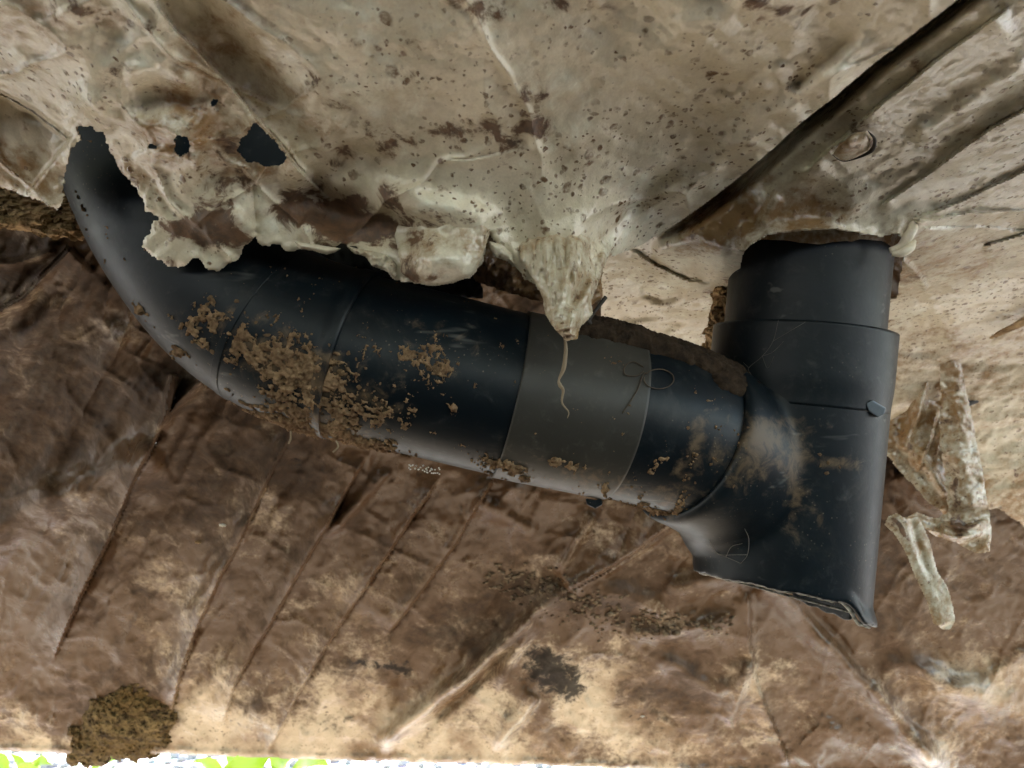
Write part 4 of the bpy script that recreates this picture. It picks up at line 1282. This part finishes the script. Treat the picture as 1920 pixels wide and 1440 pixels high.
loose("hanging_scrap", [(1668, 790), (1700, 770), (1722, 740), (1740, 715), (1752, 700), (1766, 700), (1768, 800), (1776, 900), (1782, 962), (1750, 950), (1716, 916), (1684, 880), (1656, 846), (1660, 812)],
      lambda X, Y: .69 + 0 * X,
      lambda X, Y, s: folds(X, Y, [([(1740, 710), (1722, 780), (1690, 850)], 'ridge', .018, 8, 14, (.05, .1)), ([(1760, 760), (1745, 830), (1720, 890)], 'step', .016, 5, 16), ([(1700, 830), (1750, 880), (1780, 940)], 'ridge', .010, 10, 14)]) + .004 * fbm(X / 20, Y / 20, 87, 4) - .001 * np.exp(-s / 5),
      att_const(.06, .45, .7, 0, [(1690, 830, 30, 40, 0, .3)]), "crumpled scrap of spotted sheet between the upright pipe and the long strip", "sheet scrap", 88)
strand("black_cable", [(1806, 762, .69), (1830, 750, .695), (1860, 742, .70), (1900, 738, .70), (1990, 728, .70)], [.0024, .0036, .0028, .0026, .0026], M['rubber'], onp=False, m=10, n=40, label="black cable end poking out from behind the long hanging strip", cat="cable")
sliver = sheet("orange_sliver", [(1848, 640), (1880, 618), (1920, 596), (1990, 560), (1990, 584), (1920, 612), (1885, 626)], [], lambda X, Y: depR(X, Y) - .014, 2.6, M['fibre'], None, jag=2, jag_seed=91, disp=lambda X, Y, s: 0 * X, thick=.001)
tag(sliver, "thin orange sliver along a crease at the right edge", "sliver")
patch = [(1560, 290), (1575, 268), (1600, 250), (1628, 246), (1640, 262), (1634, 282), (1608, 296), (1580, 302)]
tag(sheet("oval_patch", patch, [], lambda X, Y: depR(X, Y) - .010, 1.8, M['belly'], None, jag=3, jag_seed=95, disp=lambda X, Y, s: 1.3 * folds(X, Y, FR) + .003 * fbm(X / 40, Y / 40, 45, 3) - .006 * np.exp(-s / 6),
          attrs=att_const(-.2, .25, .1, 0, [(1636, 264, 8, 22, 10, .9)])), "small oval patch with a dark rim on the glossy right sheet", "patch")
ringp = np.array(patch[3:] + patch[:1], float)
strand("patch_rim", [(x, y, float(depR(np.array([x]), np.array([y]))[0] - .0135)) for x, y in ringp], [.0002, .0009, .0013, .0006, .0003, .0002], M['twig'], bpy.data.objects["oval_patch"], onp=False, n=60)

# ------------------------------------------------------------------ crumbs and chips on the back sheet
VV, FF, bi = [], [], 0
for k in range(420):
    t_ = rng.random()
    X_ = 930 + 300 * t_ + rng.normal() * 20; Y_ = 1080 + 95 * t_ + rng.normal() * (9 + 16 * math.sin(3.1 * t_))
    if k > 330: X_, Y_ = 1200 + 180 * rng.random(), 1150 + 40 * rng.random()
    V, F = protos[k % 6]
    sc = rng.uniform(.0008, .0042) * (1 if rng.random() > .05 else 1.8)
    z = dispB(np.array([X_]), np.array([Y_]), np.array([99.]))[0]
    VV.append(V * sc + ray(X_, Y_, depB(np.array([X_]), np.array([Y_]))[0] - z - .4 * sc)); FF.append(F + bi); bi += len(V)
tag(mesh_obj("dirt_crumbs", np.concatenate(VV), np.concatenate(FF), M['crumb'], back, False), kind='stuff')
for X_, Y_, r_, lb in ((418, 985, .0042, "white chip stuck on the dark panel left of centre"), (371, 1017, .0036, "tan chip just left below the white chip"), (1205, 1343, .0035, "tiny white chip low on the back sheet right of the black stain")):
    me = bpy.data.meshes.new("chip"); V, F = stone_mesh(int(X_)); me.from_pydata((V * np.array([1.2, .6, .8]) * r_).tolist(), [], F.tolist())
    me.materials.append(M['fibre'] if 'tan' in lb else M['pale'])
    o = bpy.data.objects.new("chip", me); scn.collection.objects.link(o)
    z = dispB(np.array([float(X_)]), np.array([float(Y_)]), np.array([99.]))[0]
    o.location = ray(X_, Y_, depB(np.array([float(X_)]), np.array([float(Y_)]))[0] - z - .002)
    tag(o, lb, "chip", "chips on the back sheet")

# ------------------------------------------------------------------ plants in the sun beyond the gap
def leaf_mesh(base, tip, width, bend, parent, name="leaf"):
    b, tp = np.array(base, float), np.array(tip, float)
    ax_ = tp - b; L = np.linalg.norm(ax_); side = np.cross(ax_, [0, -.5, 1.0]); side /= np.linalg.norm(side); nrm = np.cross(side, ax_ / L)
    V, F = [], []
    nn_, mm_ = 12, 5
    for i in range(nn_):
        t_ = i / (nn_ - 1)
        w_ = width * math.sin(math.pi * min(1, t_ ** .8 * 1.0)) ** .7 + .001
        for j in range(mm_):
            q = (j / (mm_ - 1) - .5) * 2
            V.append(b + ax_ * t_ + nrm * (bend * math.sin(math.pi * t_) - .18 * width * (1 - abs(q))) + side * q * w_ * .5)
    for i in range(nn_ - 1):
        for j in range(mm_ - 1):
            a = i * mm_ + j
            F.append([a, a + 1, a + mm_ + 1, a + mm_])
    o = mesh_obj(name, np.array(V), F, M['leaf'], parent)
    solid(o, .0008, 0)
    return o
GAPY = 1.0
def plant(name, bx_, by_, leaves, label):
    e = empty(name, (bx_, by_, 0))
    tag(e, label, "plant")
    for (tx, ty, d_, wd, bd) in leaves:
        tip = ray(tx, ty, d_)
        mid_ = np.array([bx_, by_, .02])
        st = mid_ + (tip - mid_) * .45 + np.array([0, 0, .03])
        V, F = tube_between([mid_, mid_ + (st - mid_) * .5 + np.array([0, 0, .02]), st], [.003, .0025, .002], 6)
        mesh_obj("stem", V, F, M['leaf'], e)
        leaf_mesh(st, tip, wd, bd, e)
c = ray(470, 1500, 1.45)
plant("broadleaf_plant", c[0], c[1], [(610, 1424, 1.40, .09, .02), (425, 1402, 1.45, .11, .03), (560, 1412, 1.5, .10, .03), (480, 1400, 1.42, .12, .02), (360, 1428, 1.5, .03, .02)], "bright green broadleaf plant just outside the gap below the back sheet")
c = ray(50, 1500, 1.5)
plant("grass_tuft", c[0], c[1], [(22, 1414, 1.5, .02, .01), (92, 1430, 1.5, .05, .03), (60, 1428, 1.45, .04, .02), (280, 1416, 1.6, .03, .02), (-40, 1420, 1.5, .04, .02)], "small bright green weed outside the gap at lower left")
